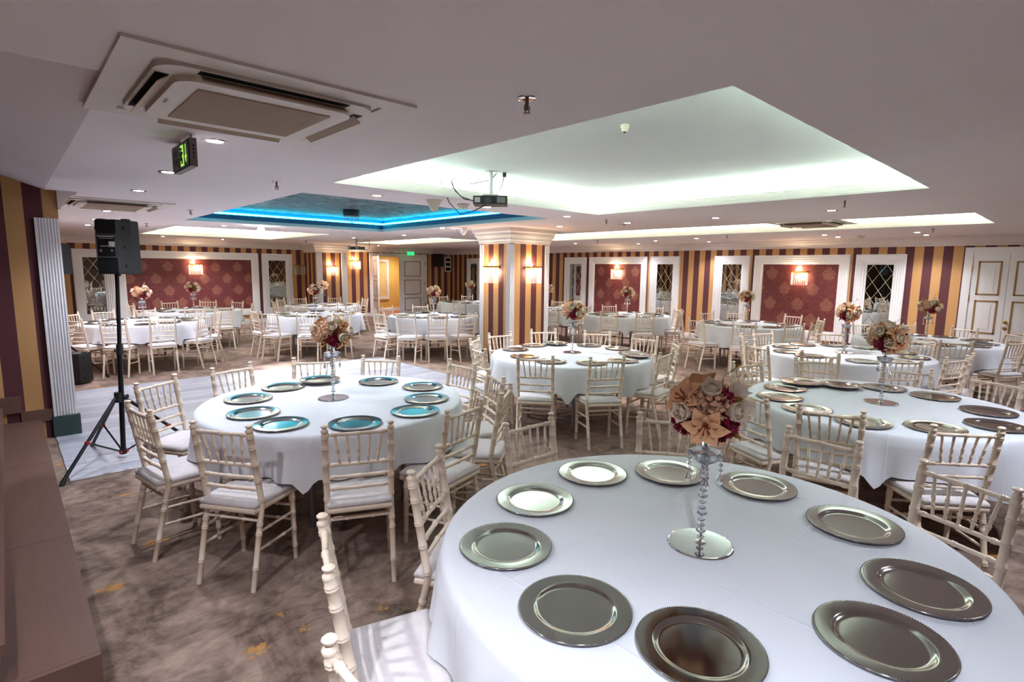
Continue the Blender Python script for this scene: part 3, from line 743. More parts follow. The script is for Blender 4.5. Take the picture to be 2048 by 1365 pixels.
for pts in ([(-.17,0,.0),(-.30,-.05,.04),(-.38,-.05,.13),(-.40,0,.20),(-.36,.05,.24)], [(-.05,-.05,-.04),(-.16,-.05,-.10),(-.30,-.05,-.14),(-.42,0,-.02),(-.50,.03,.16),(-.52,.05,.22)],
            [(-.17,.03,.01),(-.27,.0,.02),(-.36,.0,.10),(-.40,.02,.20)], [(.05,.05,.06),(.11,.05,.16),(.14,.05,.28)], [(.06,.1,.3),(0,.1,.23),(-.18,.15,.20),(-.26,.2,.2)]):
    MB().tube(pts, .005, 6).build('cable', M['cable'], pr, 180)
MB().box(.10, .18, .0, .10, .30, .345).build('socket', M['detector'], pr); MB().box(.12, .155, .03, .06, .25, .30).build('plug', M['cable'], pr)
pr = projector((-13.25, 6.80, 2.245), radians(25), H-2.245, 'small black projector hung on a white shelf before the far doorway', False)
MB().box(-.27, .27, -.2, .2, -.06, -.045).build('shelf', M['white'], pr)
MB().tube([(.17,0,0),(.3,.05,-.06),(.36,.05,.0),(.37,.05,.12),(.34,.05,.2)], .006, 6).build('cable', M['cable'], pr); MB().box(.28, .38, 0, .1, .16, .225).build('socket', M['detector'], pr)

# globe spot and swivel spot, crystal lamp in the blue tray
t = empty('swivel_spotlight', (-10.34, 3.46, H)); tag(t, 'glowing swivel spotlight beyond the blue tray', 'spotlight', 'swivel spotlights')
MB().lathe([(.05,0),(.05,-.01),(0,-.01)], 16).build('base', M['white'], t); MB().lathe([(0,-.02),(.045,-.03),(.062,-.07),(.045,-.11),(0,-.125)], 18).build('globe', M['globe'], t, 60)
L = bpy.data.objects.new('beam', beam('swivel_beam', 220, (.85, .92, 1.0), 75)); COL.objects.link(L); L.parent = t; L.location = (.06, .02, -.14); L.rotation_euler = (radians(8), radians(-38), 0)
t = empty('swivel_spotlight', (-7.807, 6.10, H)); tag(t, 'white swivel spotlight beside the column capital', 'spotlight', 'swivel spotlights')
MB().lathe([(.05,0),(.05,-.012),(0,-.012)], 16).tube([(0,0,-.01),(0,0,-.03)], .012, 8).build('base', M['white'], t)
R_ = Matrix.Translation((0,0,-.055)) @ Matrix.Rotation(radians(55), 4, 'Y')
MB().lathe([(0,.05),(.04,.045),(.05,-.06),(.044,-.06),(.04,-.02),(0,-.02)], 18).xf(R_).build('can', M['white'], t, 40); MB().lathe([(.042,-.058),(0,-.058)], 16).xf(R_).build('lens', M['lamp'], t)
t = empty('crystal_ceiling_lamp', (-8.71, 4.39, H+.24)); tag(t, 'small crystal lamp with black collar in the blue tray', 'ceiling lamp')
MB().lathe([(0,0),(.13,0),(.14,-.03),(.13,-.10),(0,-.10)], 20).build('collar', M['black'], t, 40)
for ring, (r, z) in enumerate(((.12,-.12),(.11,-.15),(.085,-.18),(.05,-.20),(.0,-.21))):
    for k in range(max(1, int(r*90))):
        a = 2*pi*k/max(1, int(r*90))+ring*.3; MB().lathe([(0,-.016),(.014,0),(0,.016)], 6, (r*cos(a), r*sin(a), z)).build('crystal', M['crystal'], t)

# ------------------------------------------------------------------ wall sconces
def sconce(loc, ang, label, lit=True):
    """local x along the wall, -y out of the wall, origin at top centre of the bracket"""
    t = empty('wall_sconce', loc, ang); tag(t, label, 'wall lamp', 'crystal wall sconces')
    MB().box(-.17, .17, -.012, 0, -.05, .0).build('back_plate', M['gold'], t)
    fr_ = MB(); fr_.box(-.17, .17, -.11, -.10, -.02, 0); fr_.box(-.17, -.16, -.11, 0, -.02, 0); fr_.box(.16, .17, -.11, 0, -.02, 0); fr_.build('bracket', M['gold'], t)
    def strand(x, y):
        prof = []
        for q in range(11):
            z = -.022-.026*q; prof += [(.002,z),(.009,z-.007),(.009,z-.017),(.002,z-.024)]
        return MB().lathe(prof, 6, (x, y, 0))
    for k in range(9): strand(-.155+.31*k/8, -.105).build('crystal_strand', M['frosted'], t)
    for s_ in (-1, 1):
        for k in range(2): strand(s_*.165, -.035-.035*k).build('crystal_strand', M['frosted'], t)
    for x, up in ((-.05, 1), (.05, -1)):
        MB().lathe([(0,.0),(.012,.0),(.012,-.02),(0,-.02)], 8, (x,-.055,-.004)).build('socket', M['gold'], t)
        MB().lathe([(0,.0),(.012,up*.01),(.016,up*.03),(.01,up*.05),(0,up*.06)], 10, (x,-.055,0 if up > 0 else -.025)).build('bulb', M['bulb'] if lit else M['crystal'], t)
    if lit:
        pd = bpy.data.lights.new('sconce_glow', 'POINT'); pd.energy = SCONCE_W*.45; pd.color = (1, .72, .40); pd.shadow_soft_size = .02
        L = bpy.data.objects.new('glow', pd); COL.objects.link(L); L.parent = t; L.location = (-.05, -.055, .085)
        pd2 = bpy.data.lights.new('sconce_glow_low', 'POINT'); pd2.energy = SCONCE_W; pd2.color = (1, .80, .56); pd2.shadow_soft_size = .02
        L = bpy.data.objects.new('glow', pd2); COL.objects.link(L); L.parent = t; L.location = (.03, -.058, -.12)
    return t
sconce((-7.52, CY0, 1.80), 0, 'lit crystal sconce on the near left face of the striped column')
sconce((CX1, 7.07, 1.80), pi/2, 'lit crystal sconce on the right face of the striped column')
sconce((-9.68, YR-.012, 1.79), 0, 'crystal sconce on the red damask panel beyond the column')
sconce((-4.62, YR-.012, 1.77), 0, 'crystal sconce on the red damask panel near the double doors')
sconce((XL+.012, 4.08, 1.79), pi/2, 'bright crystal sconce on the wide red damask panel')
sconce((XL, 7.09, 1.79), pi/2, 'unlit gold crystal sconce on the striped wall beside a mirror', False)
sconce((PX, 7.79, 1.78), pi/2, 'bright crystal sconce between two fluted white pilasters')
sconce((XL, 9.06, 1.98), pi/2, 'bright crystal sconce on the striped wall next to the doorway')

# ------------------------------------------------------------------ loudspeakers
def tripod(loc, feet, zhub, zspread, ztop, label, r=.62, lean=(0,0)):
    t = empty('speaker_stand', loc); tag(t, label, 'speaker stand', 'tripod speaker stands')
    MB().tube([(0,0,.06),(lean[0]*.6,lean[1]*.6,1.02)], .021, 14).build('lower_pole', M['blackmetal'], t, 40)
    MB().tube([(lean[0]*.59,lean[1]*.59,1.0),(lean[0],lean[1],ztop)], .016, 14).build('upper_pole', M['blackmetal'], t, 40)
    cl = MB().tube([(lean[0]*.57,lean[1]*.57,.96),(lean[0]*.62,lean[1]*.62,1.05)], .027, 14).build('clamp', M['black'], t, 40); MB().tube([(.02,0,1.0),(.055,0,1.0)], .012, 10).build('knob', M['black'], cl)
    hb = MB().tube([(0,0,zhub-.04),(0,0,zhub+.05)], .034, 14).build('hub', M['black'], t, 40); MB().tube([(0,.03,zhub),(.0,.075,zhub+.01)], .016, 10).build('knob', M['black'], hb)
    lo = MB().tube([(0,0,.05),(0,0,.10)], .028, 12).build('brace_collar', M['black'], t, 40)
    for a in feet:
        a = radians(a); fx, fy = r*cos(a), r*sin(a)
        lg = MB().tube([(.04*cos(a),.04*sin(a),zhub),(fx,fy,.02)], .0145, 10).build('leg', M['blackmetal'], t, 40)
        MB().tube([(fx*.97,fy*.97,.035),(fx*1.01,fy*1.01,.004)], .019, 10).build('rubber_foot', M['black'], lg)
        k = .55; px_, py_, pz_ = .04*cos(a)+(fx-.04*cos(a))*k, .04*sin(a)+(fy-.04*sin(a))*k, zhub+(.02-zhub)*k
        MB().tube([(px_,py_,pz_),(.02*cos(a),.02*sin(a),.075)], .008, 8).build('brace', M['blackmetal'], lg)
        MB().lathe([(0,-.014),(.02,-.014),(.02,.014),(0,.014)], 10, (px_,py_,pz_)).build('joint', M['red'], lg)
        MB().lathe([(0,-.012),(.014,-.012),(.014,.012),(0,.012)], 8, (.03*cos(a),.03*sin(a),.075)).build('joint', M['red'], lg)
    return t
def loudspeaker(loc, rz, label, w=.36, d=.33, h=.47, name='loudspeaker', cat='loudspeaker', panel=True):
    """front towards +y, back towards -y"""
    t = empty(name, loc, rz); tag(t, label, cat, 'black loudspeakers')
    pts = [(-w/2,d/2),(-w/2,0),(-w*.30,-d/2),(w*.30,-d/2),(w/2,0),(w/2,d/2)]
    body = MB().prism(pts[::-1], .012, h-.012)
    ins = [(x*.97, y*.97) for x, y in pts][::-1]; n = len(ins)
    body.add([(x,y,.012) for x,y in pts[::-1]] + [(x,y,0) for x,y in ins], [(i,(i+1)%n,n+(i+1)%n,n+i) for i in range(n)] + [tuple(range(n,2*n))])
    body.add([(x,y,h-.012) for x,y in pts[::-1]] + [(x,y,h) for x,y in ins], [(i,(i+1)%n,n+(i+1)%n,n+i) for i in range(n)] + [tuple(range(n,2*n))])
    body.build('cabinet', M['black'], t)
    MB().box(-w*.46, w*.46, d/2, d/2+.012, .02, h-.02).build('grille', M['blackmetal'], t)
    if panel:
        p_ = MB().box(-.085, .085, -d/2-.004, -d/2+.002, h*.30, h*.74).build('input_panel', M['dark'], t)
        z0, z1 = h*.30, h*.74; y = -d/2-.005
        for a in ((-.08,.08,z0+.004,z0+.007),(-.08,.08,z1-.007,z1-.004),(-.08,-.077,z0+.004,z1-.004),(.077,.08,z0+.004,z1-.004)): MB().box(a[0],a[1],y,y+.002,a[2],a[3]).build('outline', M['print'], p_)
        MB().box(-.07, .07, y, y+.002, z1-.026, z1-.018).build('print_line', M['paper'], p_); MB().box(-.055, .06, y, y+.002, z1-.042, z1-.035).build('print_line', M['print'], p_)
        MB().box(.022, .07, y, y+.002, z1-.11, z1-.065).build('sticker', M['paper'], p_)
        for xx in (-.045, .045): MB().lathe([(0,0),(.011,0),(.011,.006),(0,.006)], 12).xf(Matrix.Translation((xx,y+.002,z0+.06)) @ Matrix.Rotation(pi/2,4,'X')).build('socket', M['grey'], p_)
        MB().box(-.05, .05, y, y+.002, z0+.095, z0+.103).build('print_line', M['print'], p_)
    for zz in (.07, h/2, h-.07):
        for sx in (-1, 1):
            MB().lathe([(0,0),(.016,.0),(.012,.005),(0,.005)], 10).xf(Matrix.Translation((sx*w*.40,-d*.23,zz)) @ Matrix.Rotation(sx*radians(-40),4,'Z') @ Matrix.Rotation(pi/2,4,'X')).build('screw_recess', M['dark'], t)
    for sx in (-1, 1): MB().box(sx*w*.36-.025, sx*w*.36+.025, -.02, .03, h, h+.012).build('rubber_foot', M['black'], t)
    MB().tube([(0,0,-.02),(0,0,.012)], .024, 12).build('pole_socket', M['black'], t)
    return t
tripod((-5.87,.67,0), (-48,76,196), .57, 0, 1.66, 'black tripod stand with red joints on the dance floor', lean=(.02,.06))
loudspeaker((-5.85,.735,1.672), radians(50), 'black loudspeaker on the tripod stand, seen from behind', .28, .22, .46)
tripod((-10.35,.55,0), (94,-26,214), .60, 0, 1.59, 'second black tripod stand behind the fluted pilaster', .53)
loudspeaker((-10.35,.55,1.60), radians(40), 'black loudspeaker half hidden behind the fluted white pilaster', .31, .27, .44)
loudspeaker((-10.08,.70,0.021), radians(60), 'black floor monitor speaker standing behind the fluted pilaster', .25, .24, .44, 'floor_monitor', 'loudspeaker', False)
# wall speaker and louvred sounder by the doorway
t = loudspeaker((XL+.22, 12.42, 1.81), radians(-90), 'black loudspeaker on the wall bracket right of the doorway', .36, .30, .48, panel=False)
MB().box(-.05, .05, -.22, -.15, .15, .3).build('bracket', M['blackmetal'], t)
t = empty('wall_vent', (XL, 12.92, 1.61), pi/2); tag(t, 'white wall vent with three black openings beside the wall loudspeaker', 'vent')
MB().box(0, .29, -.03, 0, 0, .58).build('frame', M['white'], t)
for k in range(3): MB().box(.03, .26, -.035, -.03, .04+.185*k, .17+.185*k).build('opening', M['dark'], t)

# ------------------------------------------------------------------ tables, linen, chairs, plates, flowers
TABLES = {'T0': (-0.92, 1.80), 'T1': (-3.815, 1.76), 'T2': (-4.14, 4.83), 'T3': (-1.04, 4.82), 'T4': (-4.416, 10.256), 'T5': (-2.044, 7.545), 'T6': (-1.651, 10.019),
          'T7': (-7.063, 10.102), 'T8': (-9.40, 10.0), 'T9': (-9.364, 6.516), 'T10': (-12.57, 10.035), 'T11': (-11.077, 4.73), 'T12': (-13.701, 6.046), 'T13': (-11.311, 1.736), 'T14': (-13.57, 3.034)}
NAMES = {'T0': 'the frontmost table', 'T1': 'the table beside the loudspeaker tripod', 'T2': 'the table before the striped column', 'T3': 'the second table along the right edge',
         'T4': 'the table before the larger right damask panel', 'T5': 'the third table along the right edge', 'T6': 'the table before the white double doors',
         'T7': 'the table before the small damask panel', 'T8': 'the table half hidden behind the column', 'T9': 'the table before the open doorway',
         'T10': 'the far corner table left of the column', 'T11': 'the table past the dance floor', 'T12': 'the table before the pillar sconce',
         'T13': 'the table behind the loudspeaker pole', 'T14': 'the table under the wide damask panel'}
CHAIRS = [('T0',-1.548,0.66,-111.0),('T0',-1.952,1.305,-144.7),('T0',-2.105,2.107,177.8),('T0',-1.626,2.798,125.1),('T0',-0.891,3.064,85.9),('T0',-0.284,2.913,69.5),('T0',-0.93,0.476,-88.5),
 ('T1',-3.101,0.78,-55.2),('T1',-2.627,1.331,-25.3),('T1',-3.828,0.524,-80.4),('T1',-4.668,0.763,-143.3),('T1',-4.922,1.353,-161.8),('T1',-4.866,2.04,150),('T1',-4.572,2.569,133.4),('T1',-3.837,2.978,93.2),('T1',-3.224,2.846,69.2),('T1',-2.76,2.534,36.8),('T1',-2.575,2.021,14.9),
 ('T2',-3.671,3.747,-52),('T2',-3.158,4.224,-31.1),('T2',-2.994,5.026,9.4),('T2',-3.312,5.784,42),('T2',-3.886,5.976,94.7),('T2',-4.617,5.928,130),('T2',-5.231,5.492,146.1),('T2',-5.305,4.738,172),('T2',-5.128,4.158,-145.4),('T2',-4.449,3.657,-104.3),
 ('T3',-1.047,3.71,-73.7),('T3',-0.401,3.833,-50.0),('T3',-1.607,3.81,-116),('T3',-2.175,5.08,159.1),('T3',-1.834,5.8,136.2),('T3',-1.077,5.87,105),('T3',-0.464,5.856,64.5),
 ('T13',-10.706,0.77,-57.9),('T13',-10.341,1.216,-30.0),('T13',-10.273,1.8,-1.7),('T13',-10.412,2.486,39.8),('T13',-10.976,2.88,80.6),('T13',-12.275,1.346,-165.0),('T13',-12.003,0.854,-129.2),('T13',-12.562,1.96,169.8),
 ('T14',-14.705,2.801,-166.8),('T14',-14.497,3.512,157.5),('T14',-14.077,4.053,116.4),('T14',-13.163,4.008,67.3),('T14',-12.255,2.75,-18),('T14',-12.333,3.309,2.4),('T14',-14.002,2.088,-114.5),
 ('T11',-10.32,3.52,-59.3),('T11',-9.83,4.02,-31.1),('T11',-9.70,4.648,-4.0),('T11',-11.041,3.482,-88.4),
 ('T12',-14.734,5.924,178.4),('T12',-14.596,6.771,146.8),('T12',-13.669,7.119,88.3),('T12',-13.869,4.865,-92.0),('T12',-14.582,5.322,-140.6),('T11',-12.388,4.885,161.1),('T11',-12.13,5.527,139.3),('T12',-12.392,6.217,7.4),
 ('T9',-9.20,5.14,-82.9),('T9',-8.57,5.34,-51.2),('T9',-8.23,5.81,-28.0),('T9',-7.99,6.33,-8),('T9',-10.323,6.114,-157.3),('T9',-10.342,6.869,153.5),('T9',-9.863,5.437,-114.8),
 ('T10',-13.605,9.932,-174.3),('T10',-13.432,10.616,147.0),('T10',-11.66,8.93,-53.5),('T10',-13.425,9.227,-136.6),
 ('T7',-8.055,10.761,146.5),('T7',-7.068,11.142,95.7),('T8',-8.256,10.147,11.5),('T7',-6.713,8.987,-64.1),('T7',-6.127,9.386,-43.0),('T7',-6.431,10.963,56.0),('T7',-5.97,10.40,16.0),
 ('T4',-5.455,9.593,-147.5),('T8',-9.95,10.989,121.3),('T8',-9.357,11.11,95),('T8',-8.522,9.204,-43.8),('T4',-4.801,8.96,-106.9),('T4',-5.53,10.80,163.1),('T4',-5.018,11.104,126.2),('T4',-4.053,11.473,77.2),('T4',-3.381,10.957,34.1),('T4',-3.92,8.95,-61.8),('T4',-3.31,9.47,-32.3),('T4',-3.162,10.034,-8.0),
 ('T5',-1.927,6.29,-79.9),('T5',-2.624,6.359,-116.1),('T5',-3.109,7.109,-157.7),('T5',-3.04,7.845,158.5),('T5',-2.476,8.491,120.9),('T5',-0.884,7.049,-21.0),('T5',-0.824,7.615,3.3),('T5',-1.233,6.503,-49.1),('T5',-1.516,8.441,59.5),
 ('T6',-2.667,10.656,150.3),('T6',-2.181,11.221,120.5),('T6',-1.361,11.16,72.5),('T6',-0.758,10.756,39.6),('T6',-0.623,9.459,-27.8),('T6',-1.133,8.808,-62.5)]
PLATES = {'T0': [(-1.568,2.01),(-1.322,2.3),(-0.964,2.454),(-1.538,1.583),(-1.335,1.23),(-0.935,1.137),(-0.609,1.255),(-0.55,2.354),(-0.273,2.027),(-0.293,1.648)],
 'T1': [(-4.427,1.594),(-4.446,1.912),(-4.129,2.292),(-3.719,2.468),(-3.347,2.256),(-3.093,1.994),(-3.068,1.54),(-3.369,1.19),(-3.747,1.149),(-4.194,1.256)],
 'T2': [(-4.762,4.512),(-4.873,4.937),(-4.756,5.238),(-4.422,5.508),(-4.014,5.588),(-3.66,5.377),(-3.423,4.855),(-3.552,4.471),(-3.887,4.208),(-4.306,4.222),(-3.442,5.236)],
 'T3': [(-1.709,4.773),(-1.692,5.078),(-1.413,5.219),(-1.148,5.441),(-0.788,5.382),(-0.433,5.087),(-0.35,4.644),(-0.606,4.279),(-0.952,4.069),(-1.325,4.149),(-1.604,4.391)]}
R_T, Z_T = .93, .765
def clear_of_table(c):   # far chairs: back posts at least 1.19 m from the table centre
    k, x, y, a = c; cx, cy = TABLES[k]; d = hypot(x-cx, y-cy)
    if k in ('T0', 'T1', 'T2', 'T3') or d >= 1.19: return c
    return (k, cx+(x-cx)*1.19/d, cy+(y-cy)*1.19/d, a)
CHAIRS = [clear_of_table(c) for c in CHAIRS]
NEAR = ('T0', 'T1', 'T2', 'T3')

# --- tablecloth
def make_cloth(key):
    cx, cy = TABLES[key]; rnd = random.Random(key); near = key in NEAR
    seats = []
    for (k, x, y, a) in CHAIRS:
        if k != key: continue
        # centre of the seat front edge in table polar coordinates
        fx, fy = x - .37*cos(radians(a)) - cx, y - .37*sin(radians(a)) - cy
        mx, my = x - .2*cos(radians(a)) - cx, y - .2*sin(radians(a)) - cy
        seats.append((atan2(my, mx), hypot(fx, fy)))
    n = 216 if near else 108
    ph = [rnd.uniform(0, 2*pi) for _ in range(6)]; rot = rnd.uniform(0, pi/2)
    top = [0, .3, .6, .8, R_T-.03]; vs_ = [(0,0,Z_T+.006)]; rows = []
    def row(fn):
        i0 = len(vs_)
        for k in range(n):
            th = 2*pi*k/n; r, z = fn(th); vs_.append((r*cos(th), r*sin(th), z))
        rows.append(i0)
    for r in top[1:]: row(lambda th, r=r: (r, Z_T+.006))
    row(lambda th: (R_T-.008, Z_T+.004)); row(lambda th: (R_T+.003, Z_T-.006)); row(lambda th: (R_T+.008, Z_T-.025))
    def hem(th):
        q = th-rot; corner = 1/max(abs(cos(q)), abs(sin(q)))-1
        d = .33 + .30*corner + .02*sin(3*th+ph[0])
        z = Z_T-d
        for (a, rf) in seats:
            if rf > R_T+.02: continue
            dl = abs((th-a+pi) % (2*pi)-pi)*R_T
            f = max(0, min(1, (.30-dl)/.09)); f = f*f*(3-2*f)
            z = max(z, z*(1-f)+.505*f)
        return z
    def fold(th): return sin(13*th+ph[1]) + .7*sin(21*th+ph[2]) + .5*sin(8*th+ph[3]) + .35*sin(34*th+ph[4])
    steps = 9 if near else 6
    for i in range(1, steps+1):
        s_ = i/steps
        row(lambda th, s_=s_: (R_T+.016+.026*s_**1.2*fold(th)+.014*s_, (Z_T-.025)*(1-s_)+hem(th)*s_))
    fs_ = [(0, 1+k, 1+(k+1) % n) for k in range(n)]
    for a, b in zip(rows[:-1], rows[1:]):
        for k in range(n):
            k2 = (k+1) % n; fs_.append((a+k, b+k, b+k2, a+k2))
    o = MB().add(vs_, fs_).build('tablecloth', M['linen'], None, 180, (cx, cy, 0))
    tag(o, 'white cloth draped over %s' % NAMES[key], 'tablecloth', 'white round tablecloths'); return o
def make_table(key):
    cx, cy = TABLES[key]; t = empty('round_table', (cx, cy, 0)); tag(t, 'grey-legged round table, %s' % NAMES[key], 'table', 'round banquet tables')
    MB().lathe([(0,Z_T-.025),(R_T-.01,Z_T-.025),(R_T-.005,Z_T-.012),(R_T-.01,Z_T),(0,Z_T)], 64).build('tabletop', M['ply'], t, 30)
    for k in range(4):
        a = pi/4+k*pi/2; x, y = .50*cos(a), .50*sin(a)
        MB().tube([(x,y,0),(x,y,Z_T-.02)], .02, 10).build('leg', M['grey'], t, 40)
    for sy in (-1, 1): MB().tube([(.35,.35*sy,.30),(-.35,.35*sy,.30)], .014, 8).build('brace', M['grey'], t)
    return t
for key in TABLES: make_table(key); make_cloth(key)

# --- chairs (local: back posts at y=0 leaning back to +y, seat towards -y)
def bamboo(pts, r0, r1, rings, n, cap=True):
    """tube along a polyline of points with raised double rings at the given fractions"""
    P_ = [Vector(p) for p in pts]; L = [0]
    for a, b in zip(P_[:-1], P_[1:]): L.append(L[-1]+(b-a).length)
    tot = L[-1]
    def at(s):
        for i in range(len(P_)-1):
            if s <= L[i+1]+1e-9: return P_[i].lerp(P_[i+1], (s-L[i])/max(L[i+1]-L[i], 1e-9))
        return P_[-1]
    st = {0.0: 0, tot: 0}
    for l in L: st[l] = 0
    for f in rings:
        c = f*tot
        for d, h in ((-.010,0),(-.007,.0028),(-.003,.0028),(0,.0006),(.003,.0028),(.007,.0028),(.010,0)):
            if 0 < c+d < tot: st[c+d] = h
    ks = sorted(st); rad = [r0+(r1-r0)*k/tot+st[k] for k in ks]
    return MB().tube([at(k) for k in ks], rad, n, cap)
WB, WF, DS = .172, .20, .36   # half widths at back and front, seat depth
def post_y(z):
    return .055-.105*(z/.46) if z < .46 else -.05+.075*((z-.46)/.46)
def chair_proto(full):
    t = empty('spindle_back_chair'); n = 10 if full else 6
    zs = [0,.12,.25,.36,.46,.58,.70,.82,.885]
    for s in (-1, 1):
        rg = [.14,.34,.40,.55,.68,.79,.90,.97] if full else []
        mb = bamboo([(s*WB, post_y(z)-.025, z) for z in zs], .0145, .0185, rg, n)
        y = post_y(.9)-.025
        mb.lathe([(.0185,.885),(.0195,.89),(.0195,.896),(.012,.902),(.011,.908),(.019,.914),(.0195,.920),(.013,.926),(0,.927)] if full else [(.0185,.885),(.012,.9),(.018,.915),(0,.925)], n, (s*WB, y, 0))
        mb.build('back_post', M['ivory'], t, 50)
        bamboo([(s*(WF-.02),-DS+.03-.012,0),(s*(WF-.02),-DS+.03,.425)], .0135, .0175, [.2,.45,.7,.9] if full else [], n).build('front_leg', M['ivory'], t, 50)
    # seat frame: rounded trapezoid ring
    def outline(sc, bulge=.03):
        p = []
        for k in range(9): u = k/8*2-1; p.append((u*WF*sc, -.02-(DS-.02)/2-(DS/2)*sc - bulge*sc*(1-u*u)))
        for k in range(5): f = (k+1)/5; p.append(((WF+(WB-WF)*f)*sc, -.02-(DS-.02)/2+(DS/2)*sc*(-1+2*f)))
        for k in range(4): u = 1-2*(k+1)/5; p.append((u*WB*sc, -.02-(DS-.02)/2+(DS/2)*sc))
        for k in range(5): f = 1-(k)/5; p.append((-(WF+(WB-WF)*f)*sc, -.02-(DS-.02)/2+(DS/2)*sc*(-1+2*f)))
        return p
    o1 = outline(1.0); nn = len(o1)
    MB().add([(x,y,.420) for x,y in outline(.97)] + [(x,y,.428) for x,y in o1] + [(x,y,.443) for x,y in o1] + [(x,y,.449) for x,y in outline(.97)],
             [tuple(range(nn))[::-1], tuple(range(3*nn,4*nn))] + [(q*nn+i,q*nn+(i+1)%nn,(q+1)*nn+(i+1)%nn,(q+1)*nn+i) for q in range(3) for i in range(nn)]).build('seat_frame', M['ivory'], t, 60)
    lv = [(.96,.449),(1.0,.458),(1.0,.470),(.96,.481),(.86,.489),(.6,.494),(.25,.496)]
    vs_ = []; 
    for sc, z in lv: vs_ += [(x,y,z) for x,y in outline(sc)]
    MB().add(vs_, [tuple(range(nn))[::-1], tuple(range((len(lv)-1)*nn, len(lv)*nn))] + [(q*nn+i,q*nn+(i+1)%nn,(q+1)*nn+(i+1)%nn,(q+1)*nn+i) for q in range(len(lv)-1) for i in range(nn)]).build('cushion', M['cushion'], t, 80)
    def rail(z, r=.0105):
        y = post_y(z)-.025; return bamboo([(-WB,y,z),(0,y+.006,z),(WB,y,z)], r, r, [.12,.5,.88] if full else [], n if full else 5)
    zr = (.868,.690,.615,.545)
    sps = []
    for k in range(5):
        u = (k-2)/2.0; zt, zb = zr[0], zr[1]
        sps.append(bamboo([(u*.098,post_y(zb)-.021,zb),(u*.122,post_y(zt)-.021,zt)], .0068, .0075, [.25,.5] if full else [], 7 if full else 4))
    sides = []
    for s in (-1, 1):
        for zz in (.31, .21):
            sides.append(bamboo([(s*(WB),post_y(zz)-.025,zz),(s*(WF-.02),-DS+.025,zz-.01)], .008, .009, [.3,.7] if full else [], 7 if full else 4))
    fronts = [bamboo([(-(WF-.02),-DS+.025,zz),((WF-.02),-DS+.025,zz)], .009, .009, [.3,.7] if full else [], 7 if full else 4) for zz in (.34,.25)]
    backs = [bamboo([(-WB,post_y(zz)-.025,zz),(WB,post_y(zz)-.025,zz)], .009, .009, [.3,.7] if full else [], 7 if full else 4) for zz in (.37,)]
    if full:
        for z in zr: rail(z).build('back_rail', M['ivory'], t, 50)
        for m_ in sps: m_.build('spindle', M['ivory'], t, 50)
        for m_ in sides+fronts+backs: m_.build('stretcher', M['ivory'], t, 50)
    else:
        for z in zr: rail(z).build('back_rail', M['ivory'], t, 50)
        j = MB()
        for m_ in sps: j.add(m_.v, m_.f)
        j.build('spindle_row', M['ivory'], t, 50)
        j = MB()
        for m_ in sides+fronts+backs: j.add(m_.v, m_.f)
        j.build('stretcher_frame', M['ivory'], t, 50)
    return t
full0, far0 = chair_proto(True), chair_proto(False); used = {'f': False, 'n': False}
for key in TABLES:
    lst = sorted([c for c in CHAIRS if c[0] == key], key=lambda c: screen_x((c[1], c[2], .8)))
    for i, (k, x, y, a) in enumerate(lst):
        near = key in NEAR or key == 'T5'; fl = 'n' if near else 'f'; src = full0 if near else far0
        o = copy_tree(src) if used[fl] else src; used[fl] = True
        o.location = (x, y, 0); o.rotation_euler = (0, 0, radians(a-90))
        tag(o, 'ivory spindle-back chair at %s, %s' % (NAMES[key], ordinal(i, len(lst))), 'chair', 'ivory spindle-back chairs')

# --- charger plates
zp = Z_T+.0065
plate_me = MB().lathe([(0,.0005),(.10,.0005),(.112,.004),(.160,.0095),(.1645,.0115),(.165,.0135),(.162,.0155),(.1585,.0152),(.155,.0150),(.124,.0140),(.120,.0135),(.115,.0105),(.109,.0065),(.104,.0053),(.101,.0050),(.098,.0050),(0,.0050)], 72).mesh('charger_plate', 180)
plate_far = MB().lathe([(0,.0005),(.10,.0005),(.160,.0095),(.165,.0125),(.158,.0150),(.122,.0138),(.118,.0125),(.106,.0055),(.101,.0050),(.098,.0050),(0,.0050)], 40).mesh('charger_plate', 180)
rb = MB()
for k in range(150):
    a = 2*pi*k/150; rb.lathe([(0,-.0024),(.0022,0),(0,.0024)], 5, (.1625*cos(a), .1625*sin(a), .0152))
rim_me = rb.mesh('beaded_rim', 180); rim_me.materials.append(M['silver'])
for key, (cx, cy) in TABLES.items():
    if key in PLATES: pts = PLATES[key]
    else:
        rnd = random.Random('p'+key); a0 = rnd.uniform(0, .6)
        pts = [(cx+.68*cos(a0+2*pi*k/10+rnd.uniform(-.1,.1)), cy+.68*sin(a0+2*pi*k/10+rnd.uniform(-.1,.1))) for k in range(10)]
    pts = sorted(pts, key=lambda p: screen_x((p[0], p[1], .78))); done = []
    for i, (x, y) in enumerate(pts):
        d = hypot(x-cx, y-cy)
        if d > .755: x, y = cx+(x-cx)*.755/d, cy+(y-cy)*.755/d
        lvl = sum(1 for (u, v) in done if hypot(u-x, v-y) < .335); done.append((x, y))
        o = link('charger_plate', plate_me if key in NEAR else plate_far, M['silver'], None, (x, y, zp+.0165*lvl))
        tag(o, 'silver charger plate on %s, %s' % (NAMES[key], ordinal(i, len(pts))), 'plate', 'silver charger plates')
        if key in NEAR: link('beaded_rim', rim_me, None, o)

